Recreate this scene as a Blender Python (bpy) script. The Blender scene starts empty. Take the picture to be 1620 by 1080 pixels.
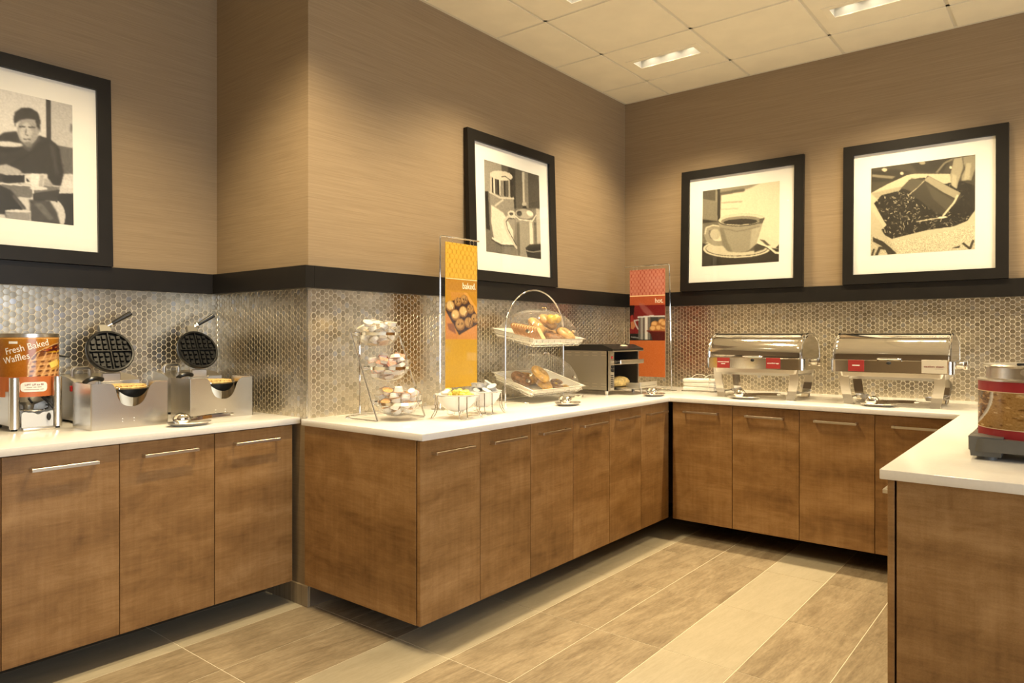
import bpy, bmesh, math, random
import numpy as np
from mathutils import Vector, Matrix
random.seed(7)
SC = bpy.context.scene
COL = SC.collection
PI = math.pi
R = math.radians

# ------------------------------------------------------------------ camera
cam_d = bpy.data.cameras.new('camera')
cam = bpy.data.objects.new('camera', cam_d)
COL.objects.link(cam)
cam.location = (0, 0, 1.316)
cam.rotation_euler = (R(90), 0, R(-51.29))
cam_d.sensor_width = 36.0
cam_d.lens = 1118.0 / 1620.0 * 36.0
cam_d.shift_y = -9.5 / 1620.0
cam_d.clip_start = 0.02
SC.camera = cam

# ------------------------------------------------------------------ world, exposure, large lights
wd = bpy.data.worlds.new('world'); SC.world = wd
wd.use_nodes = True
wd.node_tree.nodes['Background'].inputs[0].default_value = (1.0, 0.93, 0.82, 1)
wd.node_tree.nodes['Background'].inputs[1].default_value = 0.10
SC.view_settings.view_transform = 'Standard'
SC.view_settings.look = 'None'
SC.view_settings.gamma = 1.0
SC.view_settings.use_curve_mapping = False
SC.view_settings.exposure = 0.0

def area_light(name, loc, direction, sx, sy, power, color):
    l = bpy.data.lights.new(name, 'AREA'); l.shape = 'RECTANGLE'
    l.size = sx; l.size_y = sy; l.energy = power; l.color = color
    o = bpy.data.objects.new(name, l); COL.objects.link(o)
    o.location = loc
    o.rotation_euler = Vector(direction).to_track_quat('-Z', 'Y').to_euler()
    return o
# daylight entering through the dining room windows behind the camera
area_light('window_daylight', (0.6, -4.48, 1.60), (0.0, 1, -0.01), 4.0, 1.9, 190, (0.84, 0.91, 1.0))
LAMP_POWER = 68.0
LAMP_COLOR = (1.0, 0.80, 0.48)

# ------------------------------------------------------------------ mesh builder
class MB:
    def __init__(s):
        s.v = []; s.f = []
    def add(s, verts, faces, M=None):
        b = len(s.v)
        if M is not None:
            verts = [M @ Vector(p) for p in verts]
        s.v.extend([tuple(p) for p in verts])
        s.f.extend([tuple(i + b for i in f) for f in faces])
        return s
    def box(s, x0, y0, z0, x1, y1, z1, M=None):
        v = [(x0,y0,z0),(x1,y0,z0),(x1,y1,z0),(x0,y1,z0),(x0,y0,z1),(x1,y0,z1),(x1,y1,z1),(x0,y1,z1)]
        f = [(0,3,2,1),(4,5,6,7),(0,1,5,4),(1,2,6,5),(2,3,7,6),(3,0,4,7)]
        return s.add(v, f, M)
    def rbox(s, x0, y0, z0, x1, y1, z1, r=0.005, seg=2, M=None):
        bm = bmesh.new()
        bmesh.ops.create_cube(bm, size=1.0)
        for v in bm.verts:
            v.co = Vector(((x0+x1)/2 + v.co.x*(x1-x0), (y0+y1)/2 + v.co.y*(y1-y0), (z0+z1)/2 + v.co.z*(z1-z0)))
        r = min(r, 0.49*min(x1-x0, y1-y0, z1-z0))
        bmesh.ops.bevel(bm, geom=list(bm.edges), offset=r, segments=seg, profile=0.5, affect='EDGES')
        s.bm(bm, M); bm.free()
        return s
    def bm(s, bm, M=None):
        bm.verts.index_update()
        return s.add([v.co.copy() for v in bm.verts], [tuple(v.index for v in f.verts) for f in bm.faces], M)
    def cyl(s, p0, p1, r0, r1=None, n=20, caps=True, M=None):
        if r1 is None: r1 = r0
        p0 = Vector(p0); p1 = Vector(p1); d = (p1-p0).normalized()
        a = d.orthogonal().normalized(); b = d.cross(a)
        v = []
        for p, r in ((p0, r0), (p1, r1)):
            for i in range(n):
                t = 2*PI*i/n
                v.append(p + (a*math.cos(t) + b*math.sin(t))*r)
        f = [(i, (i+1) % n, n+(i+1) % n, n+i) for i in range(n)]
        if caps:
            f.append(tuple(range(n-1, -1, -1))); f.append(tuple(range(n, 2*n)))
        return s.add(v, f, M)
    def lathe(s, prof, n=32, M=None, a0=0.0, a1=2*PI):
        full = abs((a1-a0) - 2*PI) < 1e-6
        m = n if full else n+1
        v = []
        for (r, z) in prof:
            r = max(r, 1e-5)
            for i in range(m):
                t = a0 + (a1-a0)*i/n
                v.append((r*math.cos(t), r*math.sin(t), z))
        f = []
        for k in range(len(prof)-1):
            for i in range(n):
                j = (i+1) % m
                f.append((k*m+i, k*m+j, (k+1)*m+j, (k+1)*m+i))
        return s.add(v, f, M)
    def tube(s, pts, r, n=8, closed=False, M=None):
        P = [Vector(p) for p in pts]; L = len(P)
        rs = r if isinstance(r, (list, tuple)) else [r]*L
        v = []; f = []
        prev = None
        for i in range(L):
            if closed:
                t = (P[(i+1) % L] - P[i-1])
            else:
                t = P[min(i+1, L-1)] - P[max(i-1, 0)]
            if t.length < 1e-9: t = Vector((0,0,1))
            t.normalize()
            if prev is None:
                a = t.orthogonal().normalized()
            else:
                a = prev - t*prev.dot(t)
                if a.length < 1e-6: a = t.orthogonal()
                a.normalize()
            prev = a
            b = t.cross(a)
            for k in range(n):
                q = 2*PI*k/n
                v.append(P[i] + (a*math.cos(q) + b*math.sin(q))*rs[i])
        segs = L if closed else L-1
        for i in range(segs):
            j = (i+1) % L
            for k in range(n):
                f.append((i*n+k, i*n+(k+1) % n, j*n+(k+1) % n, j*n+k))
        if not closed:
            f.append(tuple(range(n-1, -1, -1)))
            f.append(tuple(range((L-1)*n, L*n)))
        return s.add(v, f, M)
    def prism(s, poly, z0, z1, M=None):
        n = len(poly)
        ar = sum(poly[i][0]*poly[(i+1) % n][1] - poly[(i+1) % n][0]*poly[i][1] for i in range(n))
        if ar < 0: poly = list(reversed(poly))
        v = [(x, y, z0) for x, y in poly] + [(x, y, z1) for x, y in poly]
        f = [tuple(range(n-1, -1, -1)), tuple(range(n, 2*n))]
        f += [(i, (i+1) % n, n+(i+1) % n, n+i) for i in range(n)]
        return s.add(v, f, M)
    def ell(s, c, rx, ry, rz, n=16, m=10, M=None, fn=None):
        v = []; f = []
        for k in range(m+1):
            ph = -PI/2 + PI*k/m
            for i in range(n):
                t = 2*PI*i/n
                p = Vector((math.cos(ph)*math.cos(t), math.cos(ph)*math.sin(t), math.sin(ph)))
                q = 1.0 if fn is None else fn(p)
                v.append((c[0]+rx*p.x*q, c[1]+ry*p.y*q, c[2]+rz*p.z*q))
        for k in range(m):
            for i in range(n):
                f.append((k*n+i, k*n+(i+1) % n, (k+1)*n+(i+1) % n, (k+1)*n+i))
        return s.add(v, f, M)
    def grid(s, nx, ny, fn, M=None):
        v = [fn(i/nx, j/ny) for j in range(ny+1) for i in range(nx+1)]
        f = [(j*(nx+1)+i, j*(nx+1)+i+1, (j+1)*(nx+1)+i+1, (j+1)*(nx+1)+i) for j in range(ny) for i in range(nx)]
        return s.add(v, f, M)
    def mesh(s, name, mat, smooth=35):
        me = bpy.data.meshes.new(name)
        me.from_pydata(s.v, [], s.f)
        me.validate(clean_customdata=False)
        if mat: me.materials.append(mat)
        if smooth:
            me.shade_smooth()
            me.set_sharp_from_angle(angle=R(smooth))
        return me
    def build(s, name, mat, parent=None, smooth=35, M=None):
        o = bpy.data.objects.new(name, s.mesh(name, mat, smooth))
        COL.objects.link(o)
        if parent is not None: o.parent = parent
        if M is not None: o.matrix_local = M
        return o

def tag(o, label, cat, group=None):
    o['label'] = label; o['category'] = cat
    if group: o['group'] = group
    return o
def thing(name, label, cat, loc=(0,0,0), rot=(0,0,0), group=None):
    o = bpy.data.objects.new(name, None); COL.objects.link(o)
    o.empty_display_size = 0.05
    o.location = loc; o.rotation_euler = rot
    return tag(o, label, cat, group)
def struct(o):
    o['kind'] = 'structure'; return o
def copy_tree(o, parent=None):
    c = o.copy(); COL.objects.link(c)
    if parent is not None: c.parent = parent
    for ch in list(o.children): copy_tree(ch, c)
    return c
def T(x, y, z): return Matrix.Translation((x, y, z))
def RX(a): return Matrix.Rotation(R(a), 4, 'X')
def RY(a): return Matrix.Rotation(R(a), 4, 'Y')
def RZ(a): return Matrix.Rotation(R(a), 4, 'Z')
def fillet(pts, r, n=5, closed=False):
    P = [Vector(p) for p in pts]; out = []
    L = len(P)
    for i in range(L):
        if not closed and i in (0, L-1):
            out.append(P[i]); continue
        a = P[i-1]; b = P[i]; c = P[(i+1) % L]
        u = a-b; w = c-b
        d = min(r, u.length*0.49, w.length*0.49)
        p0 = b+u.normalized()*d; p1 = b+w.normalized()*d
        for k in range(n+1):
            t = k/n
            out.append(p0*(1-t)**2 + b*2*t*(1-t) + p1*t*t)
    return out
def spline(pts, n=8):
    P = [Vector(p) for p in pts]; out = []
    for i in range(len(P)-1):
        p0 = P[max(i-1, 0)]; p1 = P[i]; p2 = P[i+1]; p3 = P[min(i+2, len(P)-1)]
        for k in range(n):
            t = k/n
            out.append(0.5*((2*p1) + (p2-p0)*t + (2*p0-5*p1+4*p2-p3)*t*t + (3*p1-p0-3*p2+p3)*t**3))
    out.append(P[-1])
    return out
def ring(c, r, n=40, axis='z', ry=None):
    ry = ry or r
    return [(c[0]+r*math.cos(2*PI*i/n), c[1]+ry*math.sin(2*PI*i/n), c[2]) for i in range(n)]

# ------------------------------------------------------------------ materials
MATS = {}
def newmat(name):
    m = bpy.data.materials.new(name); m.use_nodes = True
    nt = m.node_tree
    b = nt.nodes['Principled BSDF']
    MATS[name] = m
    return m, nt, b
def N(nt, kind, **kw):
    n = nt.nodes.new(kind)
    for k, v in kw.items(): setattr(n, k, v)
    return n
def plain(name, col, rough=0.5, metal=0.0, spec=0.5, coat=0.0, var=0.0, scale=40.0):
    m, nt, b = newmat(name)
    b.inputs['Base Color'].default_value = (*col, 1)
    b.inputs['Roughness'].default_value = rough
    b.inputs['Metallic'].default_value = metal
    b.inputs['Specular IOR Level'].default_value = spec
    b.inputs['Coat Weight'].default_value = coat
    if var:
        tc = N(nt, 'ShaderNodeTexCoord'); no = N(nt, 'ShaderNodeTexNoise')
        no.inputs['Scale'].default_value = scale; no.inputs['Detail'].default_value = 3
        nt.links.new(tc.outputs['Object'], no.inputs['Vector'])
        hs = N(nt, 'ShaderNodeHueSaturation')
        hs.inputs['Color'].default_value = (*col, 1)
        mr = N(nt, 'ShaderNodeMapRange')
        mr.inputs[1].default_value = 0.3; mr.inputs[2].default_value = 0.7
        mr.inputs[3].default_value = 1-var; mr.inputs[4].default_value = 1+var
        nt.links.new(no.outputs[0], mr.inputs[0]); nt.links.new(mr.outputs[0], hs.inputs['Value'])
        nt.links.new(hs.outputs[0], b.inputs['Base Color'])
    return m
def ramp(nt, stops):
    r = N(nt, 'ShaderNodeValToRGB')
    e = r.color_ramp.elements
    while len(e) > len(stops): e.remove(e[-1])
    while len(e) < len(stops): e.new(0.5)
    for el, (p, c) in zip(e, stops):
        el.position = p; el.color = (*c, 1)
    return r
def mapped_noise(nt, src, scl, scale, detail=4, rough=0.55, dist=0.0, offset=None):
    mp = N(nt, 'ShaderNodeMapping'); mp.inputs['Scale'].default_value = scl
    nt.links.new(src, mp.inputs['Vector'])
    if offset is not None: nt.links.new(offset, mp.inputs['Location'])
    no = N(nt, 'ShaderNodeTexNoise')
    no.inputs['Scale'].default_value = scale; no.inputs['Detail'].default_value = detail
    no.inputs['Roughness'].default_value = rough; no.inputs['Distortion'].default_value = dist
    nt.links.new(mp.outputs[0], no.inputs['Vector'])
    return no.outputs[0]
def mixc(nt, fac, a, b, mode='MIX'):
    m = N(nt, 'ShaderNodeMix', data_type='RGBA', blend_type=mode)
    for sock, val in ((m.inputs[0], fac), (m.inputs[6], a), (m.inputs[7], b)):
        if hasattr(val, 'links') or isinstance(val, bpy.types.NodeSocket): nt.links.new(val, sock)
        elif isinstance(val, tuple): sock.default_value = (*val, 1)
        else: sock.default_value = val
    return m.outputs[2]

def mat_wallcover():
    m, nt, b = newmat('wallcovering')
    ge = N(nt, 'ShaderNodeNewGeometry')
    fine = mapped_noise(nt, ge.outputs['Position'], (4, 4, 240), 1.0, 3)
    mid = mapped_noise(nt, ge.outputs['Position'], (1.4, 1.4, 45), 1.0, 3)
    big = mapped_noise(nt, ge.outputs['Position'], (0.8, 0.8, 0.8), 1.0, 2)
    r1 = ramp(nt, [(0.3, (0.245, 0.176, 0.104)), (0.7, (0.302, 0.221, 0.136))])
    nt.links.new(fine, r1.inputs[0])
    r2 = ramp(nt, [(0.25, (0.91, 0.90, 0.89)), (0.75, (1.0, 1.0, 1.0))])
    nt.links.new(mid, r2.inputs[0])
    c = mixc(nt, 1.0, r1.outputs[0], r2.outputs[0], 'MULTIPLY')
    nt.links.new(c, b.inputs['Base Color'])
    b.inputs['Roughness'].default_value = 0.55
    b.inputs['Specular IOR Level'].default_value = 0.35
    bp = N(nt, 'ShaderNodeBump'); bp.inputs['Strength'].default_value = 0.12; bp.inputs['Distance'].default_value = 0.002
    nt.links.new(fine, bp.inputs['Height']); nt.links.new(bp.outputs[0], b.inputs['Normal'])
    return m
def mat_wood(name, cols, rough=0.38):
    m, nt, b = newmat(name)
    tc = N(nt, 'ShaderNodeTexCoord'); oi = N(nt, 'ShaderNodeObjectInfo')
    ml = N(nt, 'ShaderNodeMath', operation='MULTIPLY'); ml.inputs[1].default_value = 37.0
    nt.links.new(oi.outputs['Random'], ml.inputs[0])
    cx = N(nt, 'ShaderNodeCombineXYZ')
    for i in range(3): nt.links.new(ml.outputs[0], cx.inputs[i])
    src = tc.outputs['Object']
    bands = mapped_noise(nt, src, (0.9, 0.9, 7.0), 1.0, 3, 0.5, 0.4, cx.outputs[0])
    grain = mapped_noise(nt, src, (9, 9, 130), 1.0, 3, 0.6, 0.3, cx.outputs[0])
    blotch = mapped_noise(nt, src, (7, 7, 9), 1.0, 4, 0.6, 0.8, cx.outputs[0])
    cross = mapped_noise(nt, src, (60, 60, 3.0), 1.0, 2, 0.5, 0.0, cx.outputs[0])
    speck = mapped_noise(nt, src, (260, 260, 330), 1.0, 2, 0.5, 0.0, cx.outputs[0])
    def add(a, wa, c2, wb):
        n1 = N(nt, 'ShaderNodeMath', operation='MULTIPLY'); n1.inputs[1].default_value = wa
        if isinstance(a, float): n1.inputs[0].default_value = a
        else: nt.links.new(a, n1.inputs[0])
        n2 = N(nt, 'ShaderNodeMath', operation='MULTIPLY_ADD'); n2.inputs[1].default_value = wb
        nt.links.new(c2, n2.inputs[0]); nt.links.new(n1.outputs[0], n2.inputs[2])
        return n2.outputs[0]
    s = add(bands, 0.40, blotch, 0.26)
    s = add(s, 1.0, grain, 0.14); s = add(s, 1.0, cross, 0.10); s = add(s, 1.0, speck, 0.10)
    r = ramp(nt, [(0.34, cols[0]), (0.5, cols[1]), (0.66, cols[2])])
    nt.links.new(s, r.inputs[0])
    nt.links.new(r.outputs[0], b.inputs['Base Color'])
    b.inputs['Roughness'].default_value = rough
    b.inputs['Specular IOR Level'].default_value = 0.4
    return m
def mat_tile(name, c0, c1, c2, strength=1.0):
    m, nt, b = newmat(name)
    tc = N(nt, 'ShaderNodeTexCoord'); oi = N(nt, 'ShaderNodeObjectInfo')
    ml = N(nt, 'ShaderNodeMath', operation='MULTIPLY'); ml.inputs[1].default_value = 53.0
    nt.links.new(oi.outputs['Random'], ml.inputs[0])
    cx = N(nt, 'ShaderNodeCombineXYZ')
    for i in range(3): nt.links.new(ml.outputs[0], cx.inputs[i])
    mp = N(nt, 'ShaderNodeMapping'); mp.inputs['Rotation'].default_value = (0, 0, 0.10)
    nt.links.new(tc.outputs['Object'], mp.inputs['Vector'])
    src = mp.outputs[0]
    g1 = mapped_noise(nt, src, (3.0, 22, 1), 1.0, 4, 0.6, 1.2, cx.outputs[0])
    g2 = mapped_noise(nt, src, (30, 150, 1), 1.0, 3, 0.6, 0.3, cx.outputs[0])
    g3 = mapped_noise(nt, src, (5, 7, 1), 1.0, 3, 0.5, 0.0, cx.outputs[0])
    a = N(nt, 'ShaderNodeMath', operation='MULTIPLY_ADD'); a.inputs[1].default_value = 0.45
    nt.links.new(g1, a.inputs[0])
    a2 = N(nt, 'ShaderNodeMath', operation='MULTIPLY'); a2.inputs[1].default_value = 0.33
    nt.links.new(g2, a2.inputs[0]); nt.links.new(a2.outputs[0], a.inputs[2])
    a3 = N(nt, 'ShaderNodeMath', operation='MULTIPLY_ADD'); a3.inputs[1].default_value = 0.22
    nt.links.new(g3, a3.inputs[0]); nt.links.new(a.outputs[0], a3.inputs[2])
    r = ramp(nt, [(0.36, c0), (0.5, c1), (0.64, c2)])
    nt.links.new(a3.outputs[0], r.inputs[0])
    nt.links.new(r.outputs[0], b.inputs['Base Color'])
    b.inputs['Roughness'].default_value = 0.42
    b.inputs['Specular IOR Level'].default_value = 0.45
    return m
def mat_hex():
    m, nt, b = newmat('brushed_metal_mosaic')
    ge = N(nt, 'ShaderNodeNewGeometry'); oi = N(nt, 'ShaderNodeObjectInfo')
    a = N(nt, 'ShaderNodeMath', operation='ADD')
    nt.links.new(ge.outputs['Random Per Island'], a.inputs[0]); nt.links.new(oi.outputs['Random'], a.inputs[1])
    fr = N(nt, 'ShaderNodeMath', operation='FRACT'); nt.links.new(a.outputs[0], fr.inputs[0])
    r = ramp(nt, [(0.0, (0.43, 0.39, 0.31)), (0.5, (0.53, 0.48, 0.39)), (0.9, (0.63, 0.575, 0.475)), (1.0, (0.50, 0.50, 0.51))])
    nt.links.new(fr.outputs[0], r.inputs[0])
    nt.links.new(r.outputs[0], b.inputs['Base Color'])
    b.inputs['Metallic'].default_value = 1.0
    b.inputs['Roughness'].default_value = 0.29
    return m
def mat_steel(name, col, rough, scl=(2, 2, 220), bump=0.02, aniso=0.0):
    m, nt, b = newmat(name)
    tc = N(nt, 'ShaderNodeTexCoord')
    no = mapped_noise(nt, tc.outputs['Object'], scl, 1.0, 3)
    r = ramp(nt, [(0.3, tuple(c*0.97 for c in col)), (0.7, col)])
    nt.links.new(no, r.inputs[0]); nt.links.new(r.outputs[0], b.inputs['Base Color'])
    mr = N(nt, 'ShaderNodeMapRange'); mr.inputs[3].default_value = rough*0.93; mr.inputs[4].default_value = rough*1.07
    nt.links.new(no, mr.inputs[0]); nt.links.new(mr.outputs[0], b.inputs['Roughness'])
    b.inputs['Metallic'].default_value = 1.0
    b.inputs['Anisotropic'].default_value = aniso
    return m
def mat_clear(name, tint=(1, 1, 1), gloss=1.0, ior=1.49, rough=0.02, body=0.0):
    m = bpy.data.materials.new(name); m.use_nodes = True
    nt = m.node_tree; nt.nodes.remove(nt.nodes['Principled BSDF'])
    out = nt.nodes['Material Output']
    tr = N(nt, 'ShaderNodeBsdfTransparent'); tr.inputs[0].default_value = (*tint, 1)
    gl = N(nt, 'ShaderNodeBsdfGlossy'); gl.inputs[1].default_value = rough; gl.inputs[0].default_value = (gloss, gloss, gloss, 1)
    # Schlick reflectance of a thin sheet, the same from both sides
    r0 = ((ior-1)/(ior+1))**2
    lw = N(nt, 'ShaderNodeLayerWeight'); lw.inputs['Blend'].default_value = 0.5
    pw = N(nt, 'ShaderNodeMath', operation='POWER'); pw.inputs[1].default_value = 5.0
    nt.links.new(lw.outputs['Facing'], pw.inputs[0])
    fr = N(nt, 'ShaderNodeMath', operation='MULTIPLY_ADD'); fr.inputs[1].default_value = 1-r0; fr.inputs[2].default_value = r0
    nt.links.new(pw.outputs[0], fr.inputs[0])
    mx = N(nt, 'ShaderNodeMixShader')
    nt.links.new(fr.outputs[0], mx.inputs[0]); nt.links.new(tr.outputs[0], mx.inputs[1]); nt.links.new(gl.outputs[0], mx.inputs[2])
    last = mx.outputs[0]
    if body:
        df = N(nt, 'ShaderNodeBsdfDiffuse'); df.inputs[0].default_value = (0.9, 0.9, 0.9, 1)
        m2 = N(nt, 'ShaderNodeMixShader'); m2.inputs[0].default_value = body
        nt.links.new(last, m2.inputs[1]); nt.links.new(df.outputs[0], m2.inputs[2]); last = m2.outputs[0]
    nt.links.new(last, out.inputs[0])
    MATS[name] = m
    return m
def mat_print(name='printed_paper', rough=0.5, coat=0.0):
    m, nt, b = newmat(name)
    at = N(nt, 'ShaderNodeAttribute'); at.attribute_name = 'Col'
    nt.links.new(at.outputs['Color'], b.inputs['Base Color'])
    b.inputs['Roughness'].default_value = rough
    b.inputs['Coat Weight'].default_value = coat
    return m
def mat_emit(name, col, power):
    m, nt, b = newmat(name)
    b.inputs['Emission Color'].default_value = (*col, 1)
    b.inputs['Emission Strength'].default_value = power
    return m

M_wall = mat_wallcover()
M_wood = mat_wood('stained_veneer', ((0.130, 0.061, 0.018), (0.275, 0.147, 0.053), (0.43, 0.258, 0.114)))
M_woodin = plain('dark_cabinet_core', (0.045, 0.022, 0.012), 0.6)
M_kick = plain('black_plinth', (0.012, 0.011, 0.012), 0.6)
M_tileg = mat_tile('grained_floor_tile', (0.185, 0.138, 0.084), (0.285, 0.222, 0.142), (0.39, 0.312, 0.208))
M_tilel = mat_tile('pale_floor_tile', (0.365, 0.31, 0.215), (0.405, 0.35, 0.25), (0.445, 0.385, 0.28))
M_grout = plain('pale_floor_grout', (0.74, 0.67, 0.52), 0.8)
M_wgrout = plain('mosaic_grout', (0.78, 0.71, 0.58), 0.75)
M_hex = mat_hex()
M_black = plain('black_painted_wood', (0.010, 0.0085, 0.0075), 0.40, spec=0.28, var=0.15, scale=8)
M_quartz = plain('white_quartz', (0.80, 0.77, 0.72), 0.16, spec=0.5, var=0.02, scale=90)
M_ceil = plain('ceiling_panel_white', (0.80, 0.73, 0.58), 0.85, var=0.035, scale=6)
M_tbar = plain('ceiling_grid_white', (0.66, 0.61, 0.50), 0.6)
M_steel = mat_steel('brushed_steel', (0.72, 0.69, 0.64), 0.30)
M_steelv = mat_steel('brushed_steel_vertical', (0.70, 0.67, 0.61), 0.27, (60, 60, 1))
M_sheet = plain('satin_sheet_steel', (0.70, 0.66, 0.59), 0.26, 1.0)
M_band_steel = plain('bright_band_steel', (0.78, 0.74, 0.66), 0.13, 1.0)
M_dull = plain('dull_grey_metal', (0.20, 0.185, 0.155), 0.5, 0.5)
M_nickel = mat_steel('brushed_nickel', (0.66, 0.60, 0.51), 0.30, (3, 3, 300))
M_chrome = plain('chrome', (0.86, 0.85, 0.83), 0.07, 1.0)
M_mirror = plain('polished_steel', (0.80, 0.77, 0.71), 0.055, 1.0)
M_iron = plain('black_cast_iron', (0.009, 0.009, 0.009), 0.36, spec=0.3, var=0.2)
M_bakelite = plain('black_handle_plastic', (0.016, 0.015, 0.013), 0.3)
M_rubber = plain('black_rubber', (0.012, 0.012, 0.012), 0.6)
M_white = plain('white_porcelain', (0.80, 0.78, 0.75), 0.18, coat=0.3)
M_tray = plain('white_melamine', (0.80, 0.77, 0.69), 0.3)
M_mat = plain('picture_mount_card', (0.83, 0.80, 0.73), 0.8)
M_acr = mat_clear('clear_acrylic', (0.97, 0.97, 0.96), 1.0, 1.5, 0.015, 0.045)
M_glass = mat_clear('picture_glass', (0.985, 0.985, 0.985), 1.0, 1.35, 0.01)
M_print = mat_print()
M_printg = mat_print('printed_gloss_board', 0.22, 0.2)
M_red = plain('red_switch_plastic', (0.55, 0.02, 0.02), 0.4)
M_lamp = mat_emit('lamp_lens', (1.0, 0.90, 0.70), 8.0)
M_reflect = plain('lamp_recess_grey', (0.50, 0.47, 0.40), 0.5)
M_cord = plain('black_cable', (0.012, 0.012, 0.012), 0.5)
# ------------------------------------------------------------------ room shell
CAMF = (0.7803, 0.6254); CAMR = (0.6254, -0.7803)
def pix(x, y, z):
    D = x*CAMF[0] + y*CAMF[1]; Q = x*CAMR[0] + y*CAMR[1]
    if D < 0.1: return (-9999, -9999, 0)
    return (810 + 1118*Q/D, 530.5 - 1118*(z-1.316)/D, 1118/D)
YL, XR, YB, XB, ZC = 3.775, 2.06, 2.92, 5.137, 3.22     # left wall, return, back wall, right wall, ceiling
ZT = 0.914                                              # counter height

floor = struct(MB().box(-4.1, -4.6, -0.06, XB+0.1, YL+0.1, -0.0012).build('floor', M_grout, smooth=0))
tx0, tpx, ty0, tpy = 2.085, 0.628, 2.0, 0.3165
tile_g = MB().box(0.002, 0.002, -0.004, tpx-0.002, tpy-0.002, 0).mesh('tile', M_tileg, 0)
tile_l = MB().box(0.002, 0.002, -0.004, tpx-0.002, tpy-0.002, 0).mesh('tile', M_tilel, 0)
for i in range(-4, 5):
    for j in range(-8, 6):
        o = bpy.data.objects.new('tile', tile_l if j % 3 == 0 else tile_g)
        COL.objects.link(o); o.parent = floor
        o.location = (tx0+i*tpx, ty0+j*tpy, 0)

wall_left = struct(MB().box(-4.1, YL, 0, XR+0.1, YL+0.1, 3.5).build('wall_left', M_wall, smooth=0))
wall_return = struct(MB().box(XR, YB+0.1, 0, XR+0.1, YL, 3.5).build('wall_return', M_wall, smooth=0))
wall_back = struct(MB().box(XR, YB, 0, XB+0.1, YB+0.1, 3.5).build('wall_back', M_wall, smooth=0))
wall_right = struct(MB().box(XB, -4.6, 0, XB+0.1, YB, 3.5).build('wall_right', M_wall, smooth=0))
# the far sides of the dining room, behind the camera: window openings in the wall facing the buffet
b = MB()
b.box(-4.1, -4.6, 0, -1.5, -4.5, 3.5); b.box(2.7, -4.6, 0, XB, -4.5, 3.5)
b.box(-1.5, -4.6, 0, 2.7, -4.5, 0.6); b.box(-1.5, -4.6, 2.9, 2.7, -4.5, 3.5)
wall_front = struct(b.build('wall_front', M_wall, smooth=0))
wall_far = struct(MB().box(-4.2, -4.6, 0, -4.1, YL, 3.5).build('wall_far', M_wall, smooth=0))
b = MB()
for x in (-1.5, -0.12, 1.26, 2.64): b.box(x, -4.56, 0.6, x+0.06, -4.5, 2.9)
b.box(-1.5, -4.56, 0.6, 2.7, -4.5, 0.66); b.box(-1.5, -4.56, 2.84, 2.7, -4.5, 2.9)
struct(b.build('window_1', M_black, smooth=0))

# black ledge rail
zl0, zl1, dl = 1.545, 1.653, 0.05
def ledge(n, x0, y0, x1, y1):
    return struct(MB().rbox(x0, y0, zl0, x1, y1, zl1, 0.0015, 1).build('trim_%d' % n, M_black))
ledge(1, -4.1, YL-dl, XR-dl, YL)
ledge(2, XR-dl, YB-dl, XR, YL)
ledge(3, XR, YB-dl, XB-dl, YB)
ledge(4, XB-dl, -4.5, XB, YB)
# tile baseboard below
struct(MB().rbox(XR-0.012, YB-0.012, 0, XR, YL, 0.10, 0.001, 1).build('baseboard_return', M_tileg))
struct(MB().rbox(XR, YB-0.012, 0, XB, YB, 0.10, 0.001, 1).build('baseboard_back', M_steel))
struct(MB().rbox(-4.1, YL-0.012, 0, XR-0.012, YL, 0.10, 0.001, 1).build('baseboard_left', M_tileg))
struct(MB().rbox(XB-0.012, -4.5, 0, XB, YB-0.012, 0.10, 0.001, 1).build('baseboard_right', M_tileg))

# hexagonal metal mosaic: each tile pillowed, grout recessed
HP = 0.029; HC = HP/math.sqrt(3); HR = 0.0265/math.sqrt(3)
def hex_geo(r=HR):
    v = []; f = []
    rings = ((1.0, 0.0), (0.995, 0.0010), (0.965, 0.0015), (0.5, 0.00165))
    for s, h in rings:
        for k in range(6):
            t = k*PI/3; v.append((r*s*math.cos(t), -h, r*s*math.sin(t)))
    v.append((0, -0.0017, 0))
    for q in range(3):
        for k in range(6):
            f.append((q*6+k, q*6+(k+1) % 6, q*6+6+(k+1) % 6, q*6+6+k))
    for k in range(6): f.append((18+k, 18+(k+1) % 6, 24))
    return v, f
HV, HF = hex_geo()
hex_mesh = MB().add(HV, HF).mesh('hex_tile', M_hex, 18)
def clip(poly, x0, x1, z0, z1):
    for ax, lim, sg in ((0, x0, 1), (0, x1, -1), (1, z0, 1), (1, z1, -1)):
        out = []
        for i in range(len(poly)):
            a = poly[i]; c = poly[(i+1) % len(poly)]
            da = (a[ax]-lim)*sg; dc = (c[ax]-lim)*sg
            if da >= 0: out.append(a)
            if (da >= 0) != (dc >= 0):
                t = da/(da-dc); out.append((a[0]+(c[0]-a[0])*t, a[1]+(c[1]-a[1])*t))
        poly = out
        if len(poly) < 3: return []
    return poly
rnd = random.Random(3)
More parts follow.
